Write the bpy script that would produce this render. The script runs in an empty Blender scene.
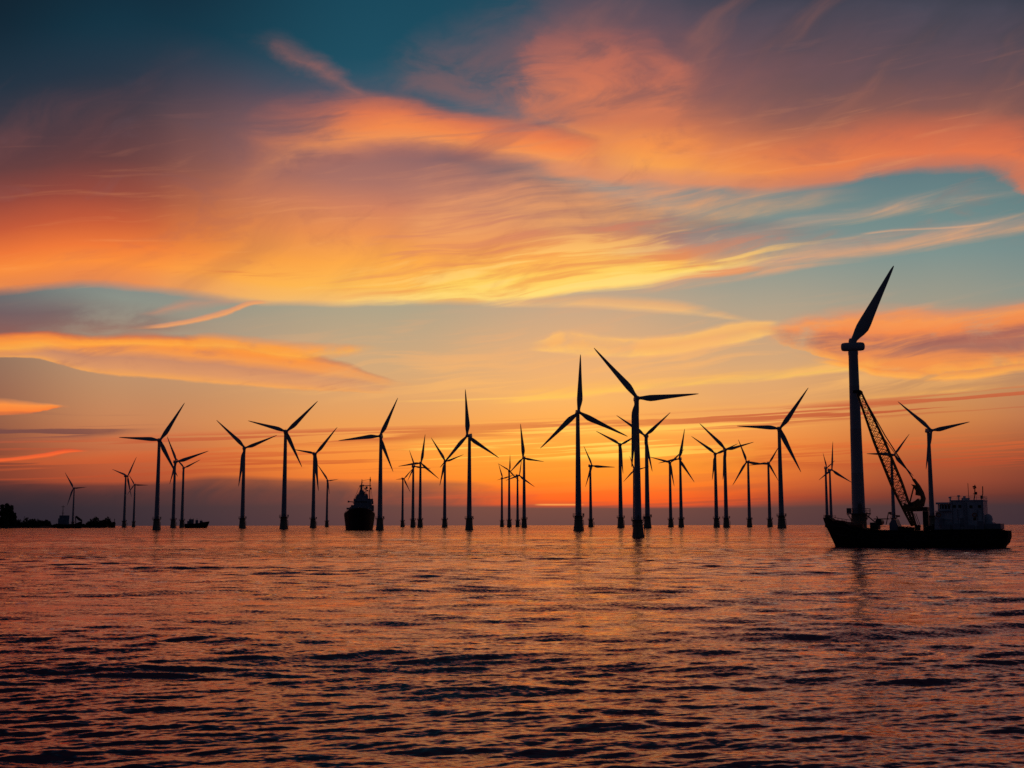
import bpy, bmesh, math, random
import numpy as np
from mathutils import Vector, Matrix, noise as mnoise

# ------------------------------------------------------------------ camera
SC = bpy.context.scene
W, H, F = 1024, 768, 1200.0            # picture size and focal length in pixels
CAM_H = 5.0
HORIZON = 525.3                        # row of the sea horizon in the middle
PITCH = math.atan((HORIZON - H / 2) / F)
ROLL = math.radians(0.07)
cam_d = bpy.data.cameras.new("camera")
cam = bpy.data.objects.new("camera", cam_d)
SC.collection.objects.link(cam)
cam_d.sensor_width = 36.0
cam_d.lens = F / W * 36.0
cam_d.clip_start = 0.5
cam_d.clip_end = 200000.0
cam.location = (0, 0, CAM_H)
cam.rotation_euler = (Matrix.Rotation(math.pi / 2 + PITCH, 3, 'X') @ Matrix.Rotation(-ROLL, 3, 'Z')).to_euler()
SC.camera = cam
RCAM = cam.rotation_euler.to_matrix()

def ray(px, py):
    """world direction seen at a pixel of the photograph"""
    return (RCAM @ Vector(((px - W / 2) / F, (H / 2 - py) / F, -1.0))).normalized()

def ang(px, py):
    d = ray(px, py)
    return math.degrees(math.atan2(d.x, d.y)), math.degrees(math.asin(d.z))

# ------------------------------------------------------------------ exposure, sun
SC.view_settings.view_transform = 'Standard'
SC.view_settings.look = 'None'
SC.view_settings.exposure = 0.0
SC.view_settings.gamma = 1.0
SC.view_settings.use_curve_mapping = False
SC.cycles.use_denoising = False
SC.cycles.max_bounces = 5
SC.cycles.diffuse_bounces = 2
SC.cycles.glossy_bounces = 3
SC.cycles.sample_clamp_direct = 3.0
SC.cycles.sample_clamp_indirect = 2.0

SUN_AZ, SUN_EL = ang(558, 500)
sun_d = bpy.data.lights.new("sun", 'SUN')
sun_d.energy = 0.004
sun_d.angle = math.radians(18.0)
sun_d.color = (1.0, 0.5, 0.22)
sun = bpy.data.objects.new("sun", sun_d)
SC.collection.objects.link(sun)
sun.location = (300, 3000, 60)
sun.rotation_euler = (-ray(558, 500)).to_track_quat('-Z', 'Y').to_euler()

# ------------------------------------------------------------------ sky (world nodes, a function of direction only)
world = bpy.data.worlds.new("World")
SC.world = world
world.use_nodes = True
NT = world.node_tree
NT.nodes.clear()
N = NT.nodes.new
L = NT.links.new

def lin(c):
    o = []
    for v in c[:3]:
        v = v / 255.0
        o.append(v / 12.92 if v <= 0.04045 else ((v + 0.055) / 1.055) ** 2.4)
    return (o[0], o[1], o[2])

def put(sock, v):
    if hasattr(v, "is_output") or hasattr(v, "links"):
        L(v, sock)
    else:
        sock.default_value = v

def M(op, a, b=None, c=None, clamp=False):
    n = N("ShaderNodeMath"); n.operation = op; n.use_clamp = clamp
    put(n.inputs[0], a)
    if b is not None: put(n.inputs[1], b)
    if c is not None: put(n.inputs[2], c)
    return n.outputs[0]

def XYZ(x, y, z):
    n = N("ShaderNodeCombineXYZ")
    put(n.inputs[0], x); put(n.inputs[1], y); put(n.inputs[2], z)
    return n.outputs[0]

def SEP(v):
    n = N("ShaderNodeSeparateXYZ"); L(v, n.inputs[0])
    return n.outputs[0], n.outputs[1], n.outputs[2]

def NOISE(vec, scale=1.0, detail=4, rough=0.5, dist=0.0):
    n = N("ShaderNodeTexNoise"); n.noise_dimensions = '3D'
    L(vec, n.inputs["Vector"])
    n.inputs["Scale"].default_value = scale
    n.inputs["Detail"].default_value = detail
    n.inputs["Roughness"].default_value = rough
    n.inputs["Distortion"].default_value = dist
    return n.outputs["Fac"], n.outputs["Color"]

def RANGE(v, a, b, c=0.0, d=1.0, kind='SMOOTHSTEP'):
    n = N("ShaderNodeMapRange"); n.interpolation_type = kind; n.clamp = True
    put(n.inputs["Value"], v)
    for i, q in zip((1, 2, 3, 4), (a, b, c, d)):
        n.inputs[i].default_value = q
    return n.outputs[0]

def RAMP(v, stops):
    n = N("ShaderNodeValToRGB"); put(n.inputs[0], v)
    e = n.color_ramp.elements
    stops = sorted(stops, key=lambda s: s[0])
    while len(e) < len(stops): e.new(0.5)
    for k, s in enumerate(stops):
        e[k].position = s[0]
        r, g, b = lin(s[1])
        e[k].color = (r, g, b, s[2] if len(s) > 2 else 1.0)
    return n.outputs[0], n.outputs[1]

def CURVE(x, pts):
    n = N("ShaderNodeFloatCurve"); put(n.inputs["Value"], x)
    cm = n.mapping; c = cm.curves[0]
    cm.extend = 'HORIZONTAL'
    pts = sorted(pts)
    if pts[0][0] > 0.004: pts = [(0.0, pts[0][1]), (pts[0][0] - 0.003, pts[0][1])] + pts
    if pts[-1][0] < 0.996: pts = pts + [(pts[-1][0] + 0.003, pts[-1][1]), (1.0, pts[-1][1])]
    while len(c.points) < len(pts): c.points.new(0.5, 0.5)
    for p, (u, v) in zip(c.points, pts):
        p.location = (min(1, max(0, u)), v); p.handle_type = 'AUTO_CLAMPED'
    cm.update()
    return n.outputs[0]

def MIX(f, a, b):
    n = N("ShaderNodeMix"); n.data_type = 'RGBA'; n.clamp_factor = True
    put(n.inputs[0], f)
    for s, v in ((n.inputs[6], a), (n.inputs[7], b)):
        if isinstance(v, tuple): s.default_value = (*lin(v), 1)
        else: L(v, s)
    return n.outputs[2]

AR, ER = 34.0, 30.0                       # curves span +-34 degrees of azimuth and 30 of elevation
def U(px, py): return (ang(px, py)[0] + AR) / (2 * AR)
def V(px, py): return ang(px, py)[1] / ER

tc = N("ShaderNodeTexCoord")
dx, dy, dz = SEP(tc.outputs["Generated"])
A = M('MULTIPLY', M('ARCTAN2', dx, dy), 57.29578)
E = M('MULTIPLY', M('ARCSINE', dz), 57.29578)
E0 = M('ABSOLUTE', E)

# slow swirls and fine fibres that the cloud edges follow
_, wc = NOISE(XYZ(M('DIVIDE', A, 9.0), M('DIVIDE', E, 3.6), 3.7), 1.0, 2, 0.5)
w1x, w1y, _z = SEP(wc)
w1x = M('SUBTRACT', w1x, 0.5); w1y = M('SUBTRACT', w1y, 0.5)
A1 = M('MULTIPLY_ADD', w1x, 4.0, A)
E1 = M('MULTIPLY_ADD', w1y, 1.6, E)
_, wc2 = NOISE(XYZ(M('DIVIDE', A1, 2.6), M('DIVIDE', E1, 1.0), 11.3), 1.0, 9, 0.62)
w2x, w2y, _z = SEP(wc2)
w2x = M('SUBTRACT', w2x, 0.5); w2y = M('SUBTRACT', w2y, 0.5)
TILT = 0.13                                # fibres climb towards the right
Et = M('MULTIPLY_ADD', A1, -TILT, E1)
fibre, _ = NOISE(XYZ(M('DIVIDE', A1, 7.0), M('DIVIDE', Et, 0.55), 5.1), 1.0, 7, 0.58, 0.35)
fleece, _ = NOISE(XYZ(M('DIVIDE', A1, 4.2), M('DIVIDE', Et, 1.7), 8.8), 1.0, 8, 0.6, 0.5)
strip, _ = NOISE(XYZ(M('DIVIDE', A, 13.0), M('DIVIDE', M('MULTIPLY_ADD', w2y, 0.10, M('MULTIPLY_ADD', A, -0.045, E)), 0.24), 1.9), 1.0, 4, 0.5, 0.15)
fan, _ = NOISE(XYZ(M('DIVIDE', M('MULTIPLY_ADD', E1, 0.60, M('MULTIPLY', A1, 0.80)), 12.0), M('DIVIDE', M('MULTIPLY_ADD', E1, 0.80, M('MULTIPLY', A1, -0.60)), 2.4), 2.2), 1.0, 8, 0.52, 0.15)
NZ = {'fan': fan, 'fibre': fibre, 'fleece': fleece, 'strip': strip}

def warped(wa, we, fa, fe):
    a = M('MULTIPLY_ADD', w2x, fa, M('MULTIPLY_ADD', w1x, wa, A))
    e = M('MULTIPLY_ADD', w2y, fe, M('MULTIPLY_ADD', w1y, we, E))
    return a, e

U0 = M('MULTIPLY_ADD', A, 1 / (2 * AR), 0.5, clamp=True)
V0 = M('DIVIDE', E0, ER, clamp=True)

# clear air: five columns of colour by elevation
ROWS = [526, 508, 498, 484, 466, 448, 425, 400, 370, 340, 310, 270, 230, 180, 120, 60, 0]
COLS = {
 -60: [(30,30,42),(34,32,44),(62,42,46),(110,54,46),(112,54,46),(124,70,58),(134,84,68),(140,92,76),(136,104,88),(112,100,100),(88,96,104),(72,92,104),(55,80,96),(35,58,75),(20,44,60),(6,32,48),(3,22,36)],
 130: [(50,44,54),(56,46,54),(112,56,50),(172,76,50),(188,90,56),(196,110,70),(200,130,86),(192,138,98),(186,146,112),(164,146,126),(138,144,134),(110,130,136),(90,118,128),(50,78,96),(30,60,80),(8,52,70),(4,38,56)],
 380: [(82,60,64),(90,62,62),(190,84,52),(240,120,50),(248,138,54),(244,148,66),(234,156,84),(222,162,104),(208,166,120),(190,164,130),(172,162,136),(150,152,142),(130,142,142),(95,120,126),(50,90,110),(18,76,96),(14,70,90)],
 580: [(98,68,66),(112,70,64),(246,104,42),(254,138,46),(255,150,52),(255,160,58),(252,168,76),(244,178,100),(234,174,114),(218,170,124),(198,166,134),(165,158,142),(150,150,146),(110,136,138),(60,100,118),(28,82,102),(18,74,94)],
 760: [(84,60,62),(90,60,60),(160,66,48),(206,96,50),(226,116,52),(236,134,60),(236,154,82),(226,164,104),(214,166,118),(196,162,128),(172,160,138),(138,152,144),(118,142,140),(92,126,134),(60,92,108),(45,72,90),(36,60,80)],
 930:[(70,50,56),(74,50,54),(112,54,48),(150,70,50),(172,84,52),(194,104,58),(208,130,72),(204,146,92),(196,150,110),(176,152,126),(154,152,136),(124,146,142),(108,136,136),(88,118,126),(60,84,98),(44,64,82),(34,52,72)],
 1090:[(50,42,52),(54,42,50),(84,44,44),(112,54,48),(130,64,50),(152,82,58),(180,112,78),(180,126,92),(176,134,106),(156,140,122),(134,146,138),(112,138,138),(98,128,130),(82,108,116),(58,74,88),(42,54,70),(32,42,58)],
}
cols = sorted(COLS)
base = None
for i, x in enumerate(cols):
    st = [(max(0.0, V(512, y)), c) for y, c in zip(ROWS, COLS[x])]
    top = COLS[x][-1]
    st.append((1.0, tuple(int(q * 0.72) for q in top)))
    rc, _ = RAMP(V0, st)
    if base is None: base = rc
    else:
        base = MIX(RANGE(U0, U(cols[i-1], 400), U(x, 400), kind='SMOOTHSTEP'), base, rc)

col = base
PXU = 0.0462 / ER                          # one pixel of height in curve units

def stroke(bottom, height, amp, ramp=None, ramp2=None, mixc=None, acol=None, warp=(1.0, 0.5, 0.5, 0.25), nz=None, opac=1.0, shade=None, fray=6.0):
    """one cloud bank: a lower edge, a thickness and an opacity along the azimuth, colours by height inside it"""
    global col
    a, e = warped(*warp)
    u = M('MULTIPLY_ADD', a, 1 / (2 * AR), 0.5, clamp=True)
    v = M('DIVIDE', e, ER)
    yb = lambda x: np.interp(x, [p[0] for p in bottom], [p[1] for p in bottom])
    b = CURVE(u, [(U(x, y), V(x, y)) for x, y in bottom])
    if isinstance(height, (int, float)):
        t = M('DIVIDE', M('SUBTRACT', v, b), height * PXU)
    else:
        h = CURVE(u, [(U(x, yb(x)), hh * PXU) for x, hh in height])
        t = M('DIVIDE', M('SUBTRACT', v, b), M('MAXIMUM', h, 0.5 * PXU))
    k = CURVE(u, [(U(x, yb(x)), q) for x, q in amp])
    # frayed ends: the fade along the azimuth is broken up by the fleece noise
    kk = M('MULTIPLY', k, M('SUBTRACT', 1.0, k))
    k = M('MULTIPLY_ADD', M('MULTIPLY', M('SUBTRACT', fleece, 0.48), kk), fray, k, clamp=True)
    tt = M('MULTIPLY', t, 1.0, clamp=True)
    c, al = RAMP(tt, ramp)
    if ramp2:
        c2, al2 = RAMP(tt, ramp2)
        m = CURVE(u, [(U(x, yb(x)), q) for x, q in mixc])
        c = MIX(m, c, c2)
        al = M('ADD', M('MULTIPLY', al, M('SUBTRACT', 1.0, m)), M('MULTIPLY', al2, m))
    if acol:
        c, _ = RAMP(u, [(U(x, 500), q) for x, q in acol])
    f = M('MULTIPLY', M('MULTIPLY', al, k), opac)
    if nz:
        name, lo, hi, floor = nz
        f = M('MULTIPLY', f, RANGE(NZ[name], lo, hi, floor, 1.0))
    if shade:                               # thicker and thinner cloud inside the bank
        name, c2, lo, hi, amt = shade
        c = MIX(M('MULTIPLY', RANGE(NZ[name], lo, hi), amt), c, c2)
    col = MIX(f, col, c)
# upper right deck: bright underside, mauve body thinning to grey
stroke([(430,140),(480,158),(520,171),(580,183),(650,187),(740,195),(800,193),(870,179),(940,175),(1000,180),(1060,196)],
       [(430,200),(600,265),(1060,270)],
       [(430,0),(490,0.14),(540,0.55),(600,.95),(680,1),(1060,1)],
       [(0,(235,150,100),0),(0.03,(245,150,90),.8),(0.08,(255,168,76),.97),(0.15,(252,152,74),.97),(0.24,(222,124,80),.95),(0.34,(184,108,86),.93),(0.44,(164,98,88),.92),(0.54,(140,90,90),.9),(0.64,(108,82,92),.85),(0.78,(52,66,84),.6),(1,(40,62,80),0)],
       [(0,(190,110,85),0),(0.03,(214,115,78),.75),(0.08,(232,118,70),.95),(0.15,(208,106,72),.95),(0.24,(140,88,78),.93),(0.36,(88,72,78),.92),(0.5,(66,64,74),.9),(0.66,(52,56,70),.85),(0.85,(40,48,64),.6),(1,(32,44,60),0)],
       [(600,.1),(720,.42),(830,.85),(960,1)], warp=(3.0,1.0,3.0,0.5), shade=('fan',(200,120,90),.5,.75,.3))
stroke([(560,120),(700,130),(860,120),(1060,110)], [(560,110),(760,140),(1060,120)], [(540,0),(620,.6),(760,.8),(900,.8),(1060,.7)],
       [(0,(120,86,90),0),(.35,(112,82,90),.75),(.8,(78,74,90),.7),(1,(50,62,80),0)], warp=(2.0,1.0,1.4,.6), nz=('fan',.66,.34,.45))
# upper left mass: golden underside, red then mauve upwards
stroke([(-80,298),(0,294),(60,290),(100,291),(200,300),(300,308),(400,306),(480,302),(560,297),(640,286),(720,272),(800,258),(900,246)],
       [(-80,235),(0,240),(150,262),(260,255),(340,240),(400,225),(500,170),(600,110),(720,60),(900,30)],
       [(-80,1),(540,1),(620,.85),(700,.55),(800,.2),(900,0)],
       [(0,(235,130,70),0),(0.035,(240,135,66),.9),(0.1,(250,140,58),1),(0.17,(238,118,54),1),(0.26,(196,88,54),1),(0.36,(152,70,56),.98),(0.5,(104,60,60),.97),(0.66,(66,54,64),.93),(0.8,(36,48,64),.7),(1,(12,44,62),0)],
       [(0,(255,190,110),0),(0.03,(255,196,104),.85),(0.09,(255,188,80),.97),(0.2,(255,170,68),.97),(0.31,(240,146,76),.95),(0.43,(214,128,90),.93),(0.54,(176,112,98),.92),(0.68,(150,100,98),.9),(0.82,(112,84,94),.75),(1,(70,72,92),0)],
       [(60,0),(180,.3),(300,.85),(400,1)], warp=(1.4,0.8,0.7,0.26), shade=('fan',(150,84,76),.5,.75,.25))
stroke([(20,286),(100,280),(200,284),(300,292),(420,296)], [(20,14),(120,26),(260,30),(420,20)], [(0,0),(70,.8),(200,.7),(340,.4),(430,0)],
       [(0,(224,116,62),0),(.4,(214,108,62),.75),(1,(226,112,58),0)], warp=(1.4,.8,.5,.2), nz=('fibre',.5,.64,.0))
# the lit lobe above the middle
stroke([(220,225),(270,202),(320,178),(380,164),(440,162),(512,174),(580,182),(640,187)],
       [(220,95),(262,112),(300,98),(340,84),(400,72),(460,60),(520,62),(600,50)],
       [(195,0),(260,.16),(320,.55),(385,1),(520,1),(590,.6),(640,0)],
       [(0,(170,105,95),0),(0.16,(200,122,95),.4),(0.36,(246,148,82),.9),(0.5,(246,138,74),.95),(0.7,(228,120,76),.9),(0.85,(190,104,82),.7),(1,(110,88,92),0)],
       warp=(2.0,1.0,1.4,0.6), nz=('fibre',.26,.5,.55), shade=('fan',(180,104,88),.46,.68,.7))
stroke([(235,48),(270,60),(300,74),(330,92),(370,104)], [(235,20),(275,36),(320,40),(370,20)], [(225,0),(280,.5),(330,.55),(390,0)],
       [(0,(150,100,95),0),(.35,(186,110,92),.55),(.6,(150,98,94),.45),(1,(80,82,98),0)], warp=(1.8,.8,2.4,.9), nz=('fan',.32,.62,.1))
# mauve veil closing the gap at the top centre, and the orange fringe of the right deck
stroke([(340,92),(420,100),(500,112),(580,122)], [(340,30),(430,80),(520,110),(580,120)], [(330,0),(410,.5),(490,.8),(560,.6),(620,0)],
       [(0,(170,104,92),0),(.2,(140,96,94),.7),(.6,(104,88,98),.7),(1,(60,80,98),0)], warp=(2.4,1.0,2.2,.8), nz=('fleece',.3,.56,.35))
stroke([(490,112),(560,118),(640,128),(720,132)], [(490,50),(560,95),(640,105),(720,60)], [(500,0),(545,.8),(610,.8),(680,.4),(730,0)],
       [(0,(236,132,84),0),(.25,(236,130,84),.75),(.6,(214,116,86),.7),(.85,(170,98,88),.5),(1,(120,90,94),0)], warp=(2.6,1.0,2.6,.9), nz=('fleece',.32,.58,.3))
# peach veil in the middle right
stroke([(430,262),(520,258),(620,246),(760,222),(900,200)], [(400,100),(560,105),(700,65),(900,20)],
       [(380,0),(470,.8),(600,.75),(700,.5),(800,.25),(900,0)],
       [(0,(240,170,100),0),(.3,(244,168,100),.8),(.65,(232,152,104),.85),(1,(215,140,110),0)],
       warp=(2.0,1.2,.8,.5), nz=('fibre',.3,.62,.35))
# golden core over the sun
stroke([(360,308),(480,304),(560,298),(640,286),(700,279),(760,270)], [(360,45),(480,75),(600,70),(760,22)],
       [(340,0),(430,.6),(490,1),(600,.95),(680,.8),(740,.7),(790,0)],
       [(0,(255,210,120),0),(.08,(255,220,118),.95),(.3,(255,212,96),.95),(.6,(255,178,82),.65),(1,(240,150,90),0)],
       warp=(1.6,.9,.6,.22), nz=('fibre',.28,.6,.45))
stroke([(600,290),(680,281),(730,277),(770,272)], [(600,3),(690,9),(740,11),(775,4)], [(600,0),(680,.6),(730,.9),(775,0)],
       [(0,(245,150,60),0),(.3,(248,140,56),.9),(.7,(240,132,66),.9),(1,(235,140,90),0)], warp=(.8,.3,.6,.2))
# layered bright and dusky fibres along the golden underside
stroke([(240,304),(400,308),(520,306),(640,292),(760,274),(860,256)], [(240,30),(420,60),(560,80),(700,60),(860,26)], [(220,0),(360,.8),(520,1),(640,1),(760,.7),(880,0)],
       [(0,(255,214,120),0),(.15,(255,222,124),.85),(.6,(255,206,110),.7),(1,(255,190,110),0)], warp=(1.6,.9,.8,.3), nz=('fibre',.50,.64,.0))
stroke([(300,306),(420,308),(520,306),(640,292),(760,274),(860,256)], [(300,40),(420,100),(560,120),(700,80),(860,30)], [(280,0),(400,.7),(520,.8),(640,.8),(760,.6),(880,0)],
       [(0,(232,140,70),0),(.12,(236,140,74),.6),(.6,(214,130,96),.75),(1,(196,130,110),0)], warp=(1.6,.9,.8,.3), nz=('fibre',.50,.36,.0))
# wedge under it
stroke([(420,306),(520,308),(600,311),(700,318),(790,326)], [(420,4),(520,12),(650,18),(790,4)],
       [(430,0),(520,.7),(640,.85),(720,.6),(800,0)],
       [(0,(250,190,120),0),(.3,(250,190,116),.8),(.6,(240,176,112),.7),(1,(225,170,120),0)], warp=(1.0,.3,.7,.2), nz=('fibre',.3,.55,.4))
# pale streaks to the right
stroke([(560,266),(700,252),(850,224),(1024,197),(1080,190)], 22, [(560,0),(660,.5),(800,.55),(950,.35),(1080,.2)],
       [(0,(190,155,130),0),(.4,(206,160,130),.75),(1,(180,150,135),0)], warp=(1.2,.5,.8,.35), nz=('fibre',.35,.62,.1))
stroke([(560,300),(680,292),(760,280),(850,263),(1024,236),(1080,228)], [(560,10),(700,22),(850,30),(1080,24)],
       [(560,0),(660,.5),(740,.9),(860,.8),(960,.6),(1080,.4)],
       [(0,(236,160,108),0),(.25,(236,164,112),.85),(.6,(222,158,122),.7),(1,(190,150,135),0)], warp=(1.2,.5,.7,.3), nz=('fibre',.3,.6,.25))
stroke([(850,236),(900,231),(960,228),(1010,222)], 3.2, [(855,0),(880,.8),(985,.7),(1010,0)],
       [(0,(215,165,130),0),(.4,(220,168,130),.8),(1,(200,160,130),0)], warp=(.3,.15,.2,.06))
# mauve shadow at far left
stroke([(-80,345),(0,342),(110,338),(230,334)], [(-80,55),(60,48),(230,22)], [(-80,1),(0,.95),(80,.75),(150,.4),(235,0)],
       [(0,(150,80,70),0),(.2,(140,84,80),.8),(.55,(112,86,92),.75),(1,(110,100,105),0)], warp=(1.5,.6,.9,.35), nz=('fleece',.32,.58,.35))
# mid left cloud
stroke([(-80,362),(0,358),(30,358),(62,366),(100,376),(130,378),(200,384),(260,389),(330,392),(420,394)],
       [(-80,26),(0,26),(62,34),(130,46),(200,48),(260,46),(330,36),(420,12)],
       [(-80,1),(260,1),(330,.75),(380,.35),(430,0)],
       [(0,(235,160,90),0),(.05,(246,164,84),.85),(.18,(226,150,98),.8),(.4,(206,136,100),.8),(.56,(246,152,72),.92),(.75,(250,142,56),.95),(.88,(206,104,64),.8),(1,(150,90,80),0)],
       warp=(1.0,.3,1.0,.38), shade=('fleece',(186,118,94),.48,.68,.7))
stroke([(-80,357),(0,356),(60,350),(130,350),(200,352),(260,360),(300,364),(340,358),(390,350)],
       [(-80,18),(0,20),(80,15),(160,14),(220,22),(290,24),(350,14),(395,4)],
       [(-80,.8),(60,.9),(180,.8),(300,.95),(350,.7),(400,0)],
       [(0,(250,150,60),0),(.35,(255,172,66),.92),(.6,(255,158,58),.92),(1,(230,120,60),0)], warp=(1.0,.3,1.2,.45), nz=('fleece',.3,.52,.25))
stroke([(110,330),(160,329),(190,325),(225,317),(270,304)], [(110,3),(180,7),(240,8),(272,4)], [(118,0),(160,.6),(235,.95),(262,.8),(276,0)],
       [(0,(226,150,100),0),(.3,(242,162,100),.95),(.7,(226,150,105),.8),(1,(190,140,120),0)], warp=(.4,.15,.5,.16))
stroke([(140,318),(200,312),(262,304)], [(140,6),(190,18),(265,4)], [(130,0),(180,.7),(230,.6),(265,0)],
       [(0,(190,140,118),0),(.5,(205,140,110),.7),(1,(180,130,115),0)], warp=(.6,.3,.9,.35))
# small lit scrap and dusky shreds at far left
stroke([(-80,417),(0,416),(35,414),(68,408)], [(-80,18),(0,17),(35,12),(70,3)], [(-80,1),(45,1),(62,.7),(74,0)],
       [(0,(230,110,60),0),(.15,(252,126,52),.95),(.6,(255,146,64),.95),(1,(240,150,90),0)], warp=(.4,.15,.9,.26))
stroke([(-80,452),(0,449),(70,444),(150,436)], [(-80,42),(0,38),(160,22)], [(-80,1),(40,1),(110,.8),(185,0)],
       [(0,(105,62,62),0),(.3,(108,66,68),.85),(.75,(116,72,72),.8),(1,(130,80,75),0)], warp=(.4,.15,.5,.18), nz=('strip',.47,.53,.0))
stroke([(-80,466),(0,463),(40,459),(88,452)], [(-80,5),(0,5),(60,6),(90,2)], [(-80,.9),(60,1),(80,.7),(92,0)],
       [(0,(220,70,40),0),(.35,(255,100,48),1),(.75,(240,88,50),.9),(1,(180,80,55),0)], warp=(.3,.12,.35,.08))
# wisps over the sun
stroke([(520,350),(560,354),(600,358),(660,358),(720,350),(790,336)], [(520,10),(570,28),(650,24),(720,26),(790,16)],
       [(515,0),(555,1),(650,1),(710,.8),(770,.6),(800,0)],
       [(0,(255,190,110),0),(.15,(255,196,104),.9),(.5,(250,178,96),.75),(.8,(255,190,104),.8),(1,(225,170,120),0)], warp=(1.2,.4,1.1,.35), nz=('fleece',.3,.54,.2))
stroke([(480,404),(560,401),(620,395),(720,386),(860,372),(1024,364),(1090,360)], [(480,6),(550,22),(640,20),(760,18),(1090,18)],
       [(470,0),(530,.85),(610,.95),(680,.65),(800,.7),(1090,.7)],
       [(0,(255,190,100),0),(.2,(255,200,88),.9),(.55,(252,186,90),.75),(1,(235,170,105),0)], warp=(1.2,.4,1.0,.3), nz=('fibre',.34,.56,.2))
stroke([(360,403),(450,402),(540,399)], 3.5, [(370,0),(420,.6),(520,.7),(550,0)], [(0,(250,190,100),0),(.5,(255,196,96),.8),(1,(250,190,100),0)], warp=(.3,.1,.2,.06))
stroke([(640,414),(760,408),(900,398),(1080,386)], 7, [(640,0),(720,.5),(900,.6),(1080,.5)], [(0,(250,180,90),0),(.4,(248,176,88),.75),(1,(235,165,95),0)], warp=(.6,.3,.5,.14), nz=('fibre',.35,.55,.1))
# thin veil over the clear middle
stroke([(100,412),(400,408),(700,404),(1060,392)], 110, [(100,0),(330,.35),(520,.75),(760,.8),(1060,.6)],
       [(0,(246,176,100),0),(.2,(248,182,104),.75),(.6,(242,174,112),.6),(1,(214,160,124),0)], warp=(1.6,.7,1.8,.7), nz=('fibre',.47,.64,.0))
# right mass, folded gold and mauve
stroke([(740,352),(800,348),(880,346),(1024,330),(1090,324)], [(740,10),(800,34),(880,44),(1024,34)], [(745,0),(790,.6),(860,.75),(960,.4),(1090,.3)],
       [(0,(236,150,90),0),(.3,(240,150,88),.8),(.7,(244,156,96),.7),(1,(190,140,120),0)], warp=(1.6,.7,2.2,.7), nz=('fleece',.36,.56,.1))
stroke([(740,338),(790,346),(830,360),(880,372),(950,376),(1024,368),(1090,362)], [(740,8),(790,22),(830,46),(880,62),(950,70),(1024,66),(1090,64)],
       [(745,0),(790,.4),(840,.8),(880,.95),(1090,1)],
       [(0,(250,160,80),0),(.05,(255,166,70),.85),(.14,(246,150,72),.9),(.26,(204,116,80),.85),(.40,(164,98,88),.85),(.54,(190,106,84),.88),(.66,(244,136,72),.95),(.8,(250,150,76),.85),(.91,(214,134,100),.5),(1,(180,140,120),0)],
       warp=(1.6,.7,2.6,1.0), nz=('fleece',.3,.5,.35), shade=('fibre',(240,136,70),.46,.66,.8))
stroke([(760,352),(830,366),(900,380),(960,382),(1024,374),(1090,368)], [(760,4),(850,9),(1000,11),(1090,10)], [(770,0),(840,.8),(920,.95),(1090,.8)],
       [(0,(250,160,80),0),(.3,(255,174,78),.95),(.7,(252,156,70),.8),(1,(220,120,70),0)], warp=(1.2,.5,1.2,.35), nz=('fibre',.36,.54,.2))
stroke([(880,352),(950,346),(1024,336),(1090,328)], [(880,5),(960,13),(1090,16)], [(880,0),(930,.7),(1090,.9)],
       [(0,(150,90,85),0),(.4,(150,92,88),.8),(1,(170,100,88),0)], warp=(1.2,.5,1.4,.45), nz=('fleece',.36,.55,.2))
# long dusky bands across the low sky
stroke([(-80,452),(150,450),(300,446),(500,440),(700,432),(900,418),(1090,408)], [(-80,16),(300,20),(600,22),(1090,26)], [(-80,.5),(100,.8),(300,.95),(480,.8),(620,.8),(800,1),(1090,1)],
       [(0,(184,76,52),0),(.25,(188,82,52),.9),(.7,(200,96,60),.85),(1,(220,130,80),0)], warp=(.6,.3,.4,.12), nz=('strip',.47,.54,.0))
stroke([(-80,492),(200,478),(400,474),(512,478),(700,474),(1090,468)], 36, [(-80,.7),(200,.9),(400,.8),(500,.6),(620,.6),(740,.95),(1090,.9)],
       None or [(0,(176,72,48),0),(.3,(190,78,46),.8),(.7,(214,96,50),.6),(1,(230,120,60),0)], warp=(.5,.25,.4,.12), nz=('strip',.47,.53,.0))
stroke([(250,508),(560,507),(860,504)], 90, [(260,0),(430,.5),(510,.95),(620,.95),(720,.5),(860,0)],
       [(0,(246,84,34),1),(.16,(252,104,36),.95),(.36,(255,142,44),.9),(.62,(255,168,58),.75),(1,(255,180,90),0)], warp=(.8,.3,.5,.15), nz=('strip',.36,.56,.45))
stroke([(380,468),(470,464),(560,462),(700,462)], 30, [(330,0),(440,.7),(500,1),(620,1),(700,.6),(780,0)],
       [(0,(255,164,54),0),(.2,(255,204,84),.95),(.7,(255,208,92),.9),(1,(255,180,80),0)], warp=(.5,.25,.4,.12), nz=('strip',.49,.55,.0))
stroke([(360,446),(560,440),(700,436),(860,428)], 22, [(330,0),(470,.9),(640,.9),(760,.7),(900,0)],
       [(0,(255,176,66),0),(.4,(255,204,92),.9),(1,(255,200,100),0)], warp=(.5,.25,.4,.12), nz=('strip',.48,.42,.0))
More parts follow.
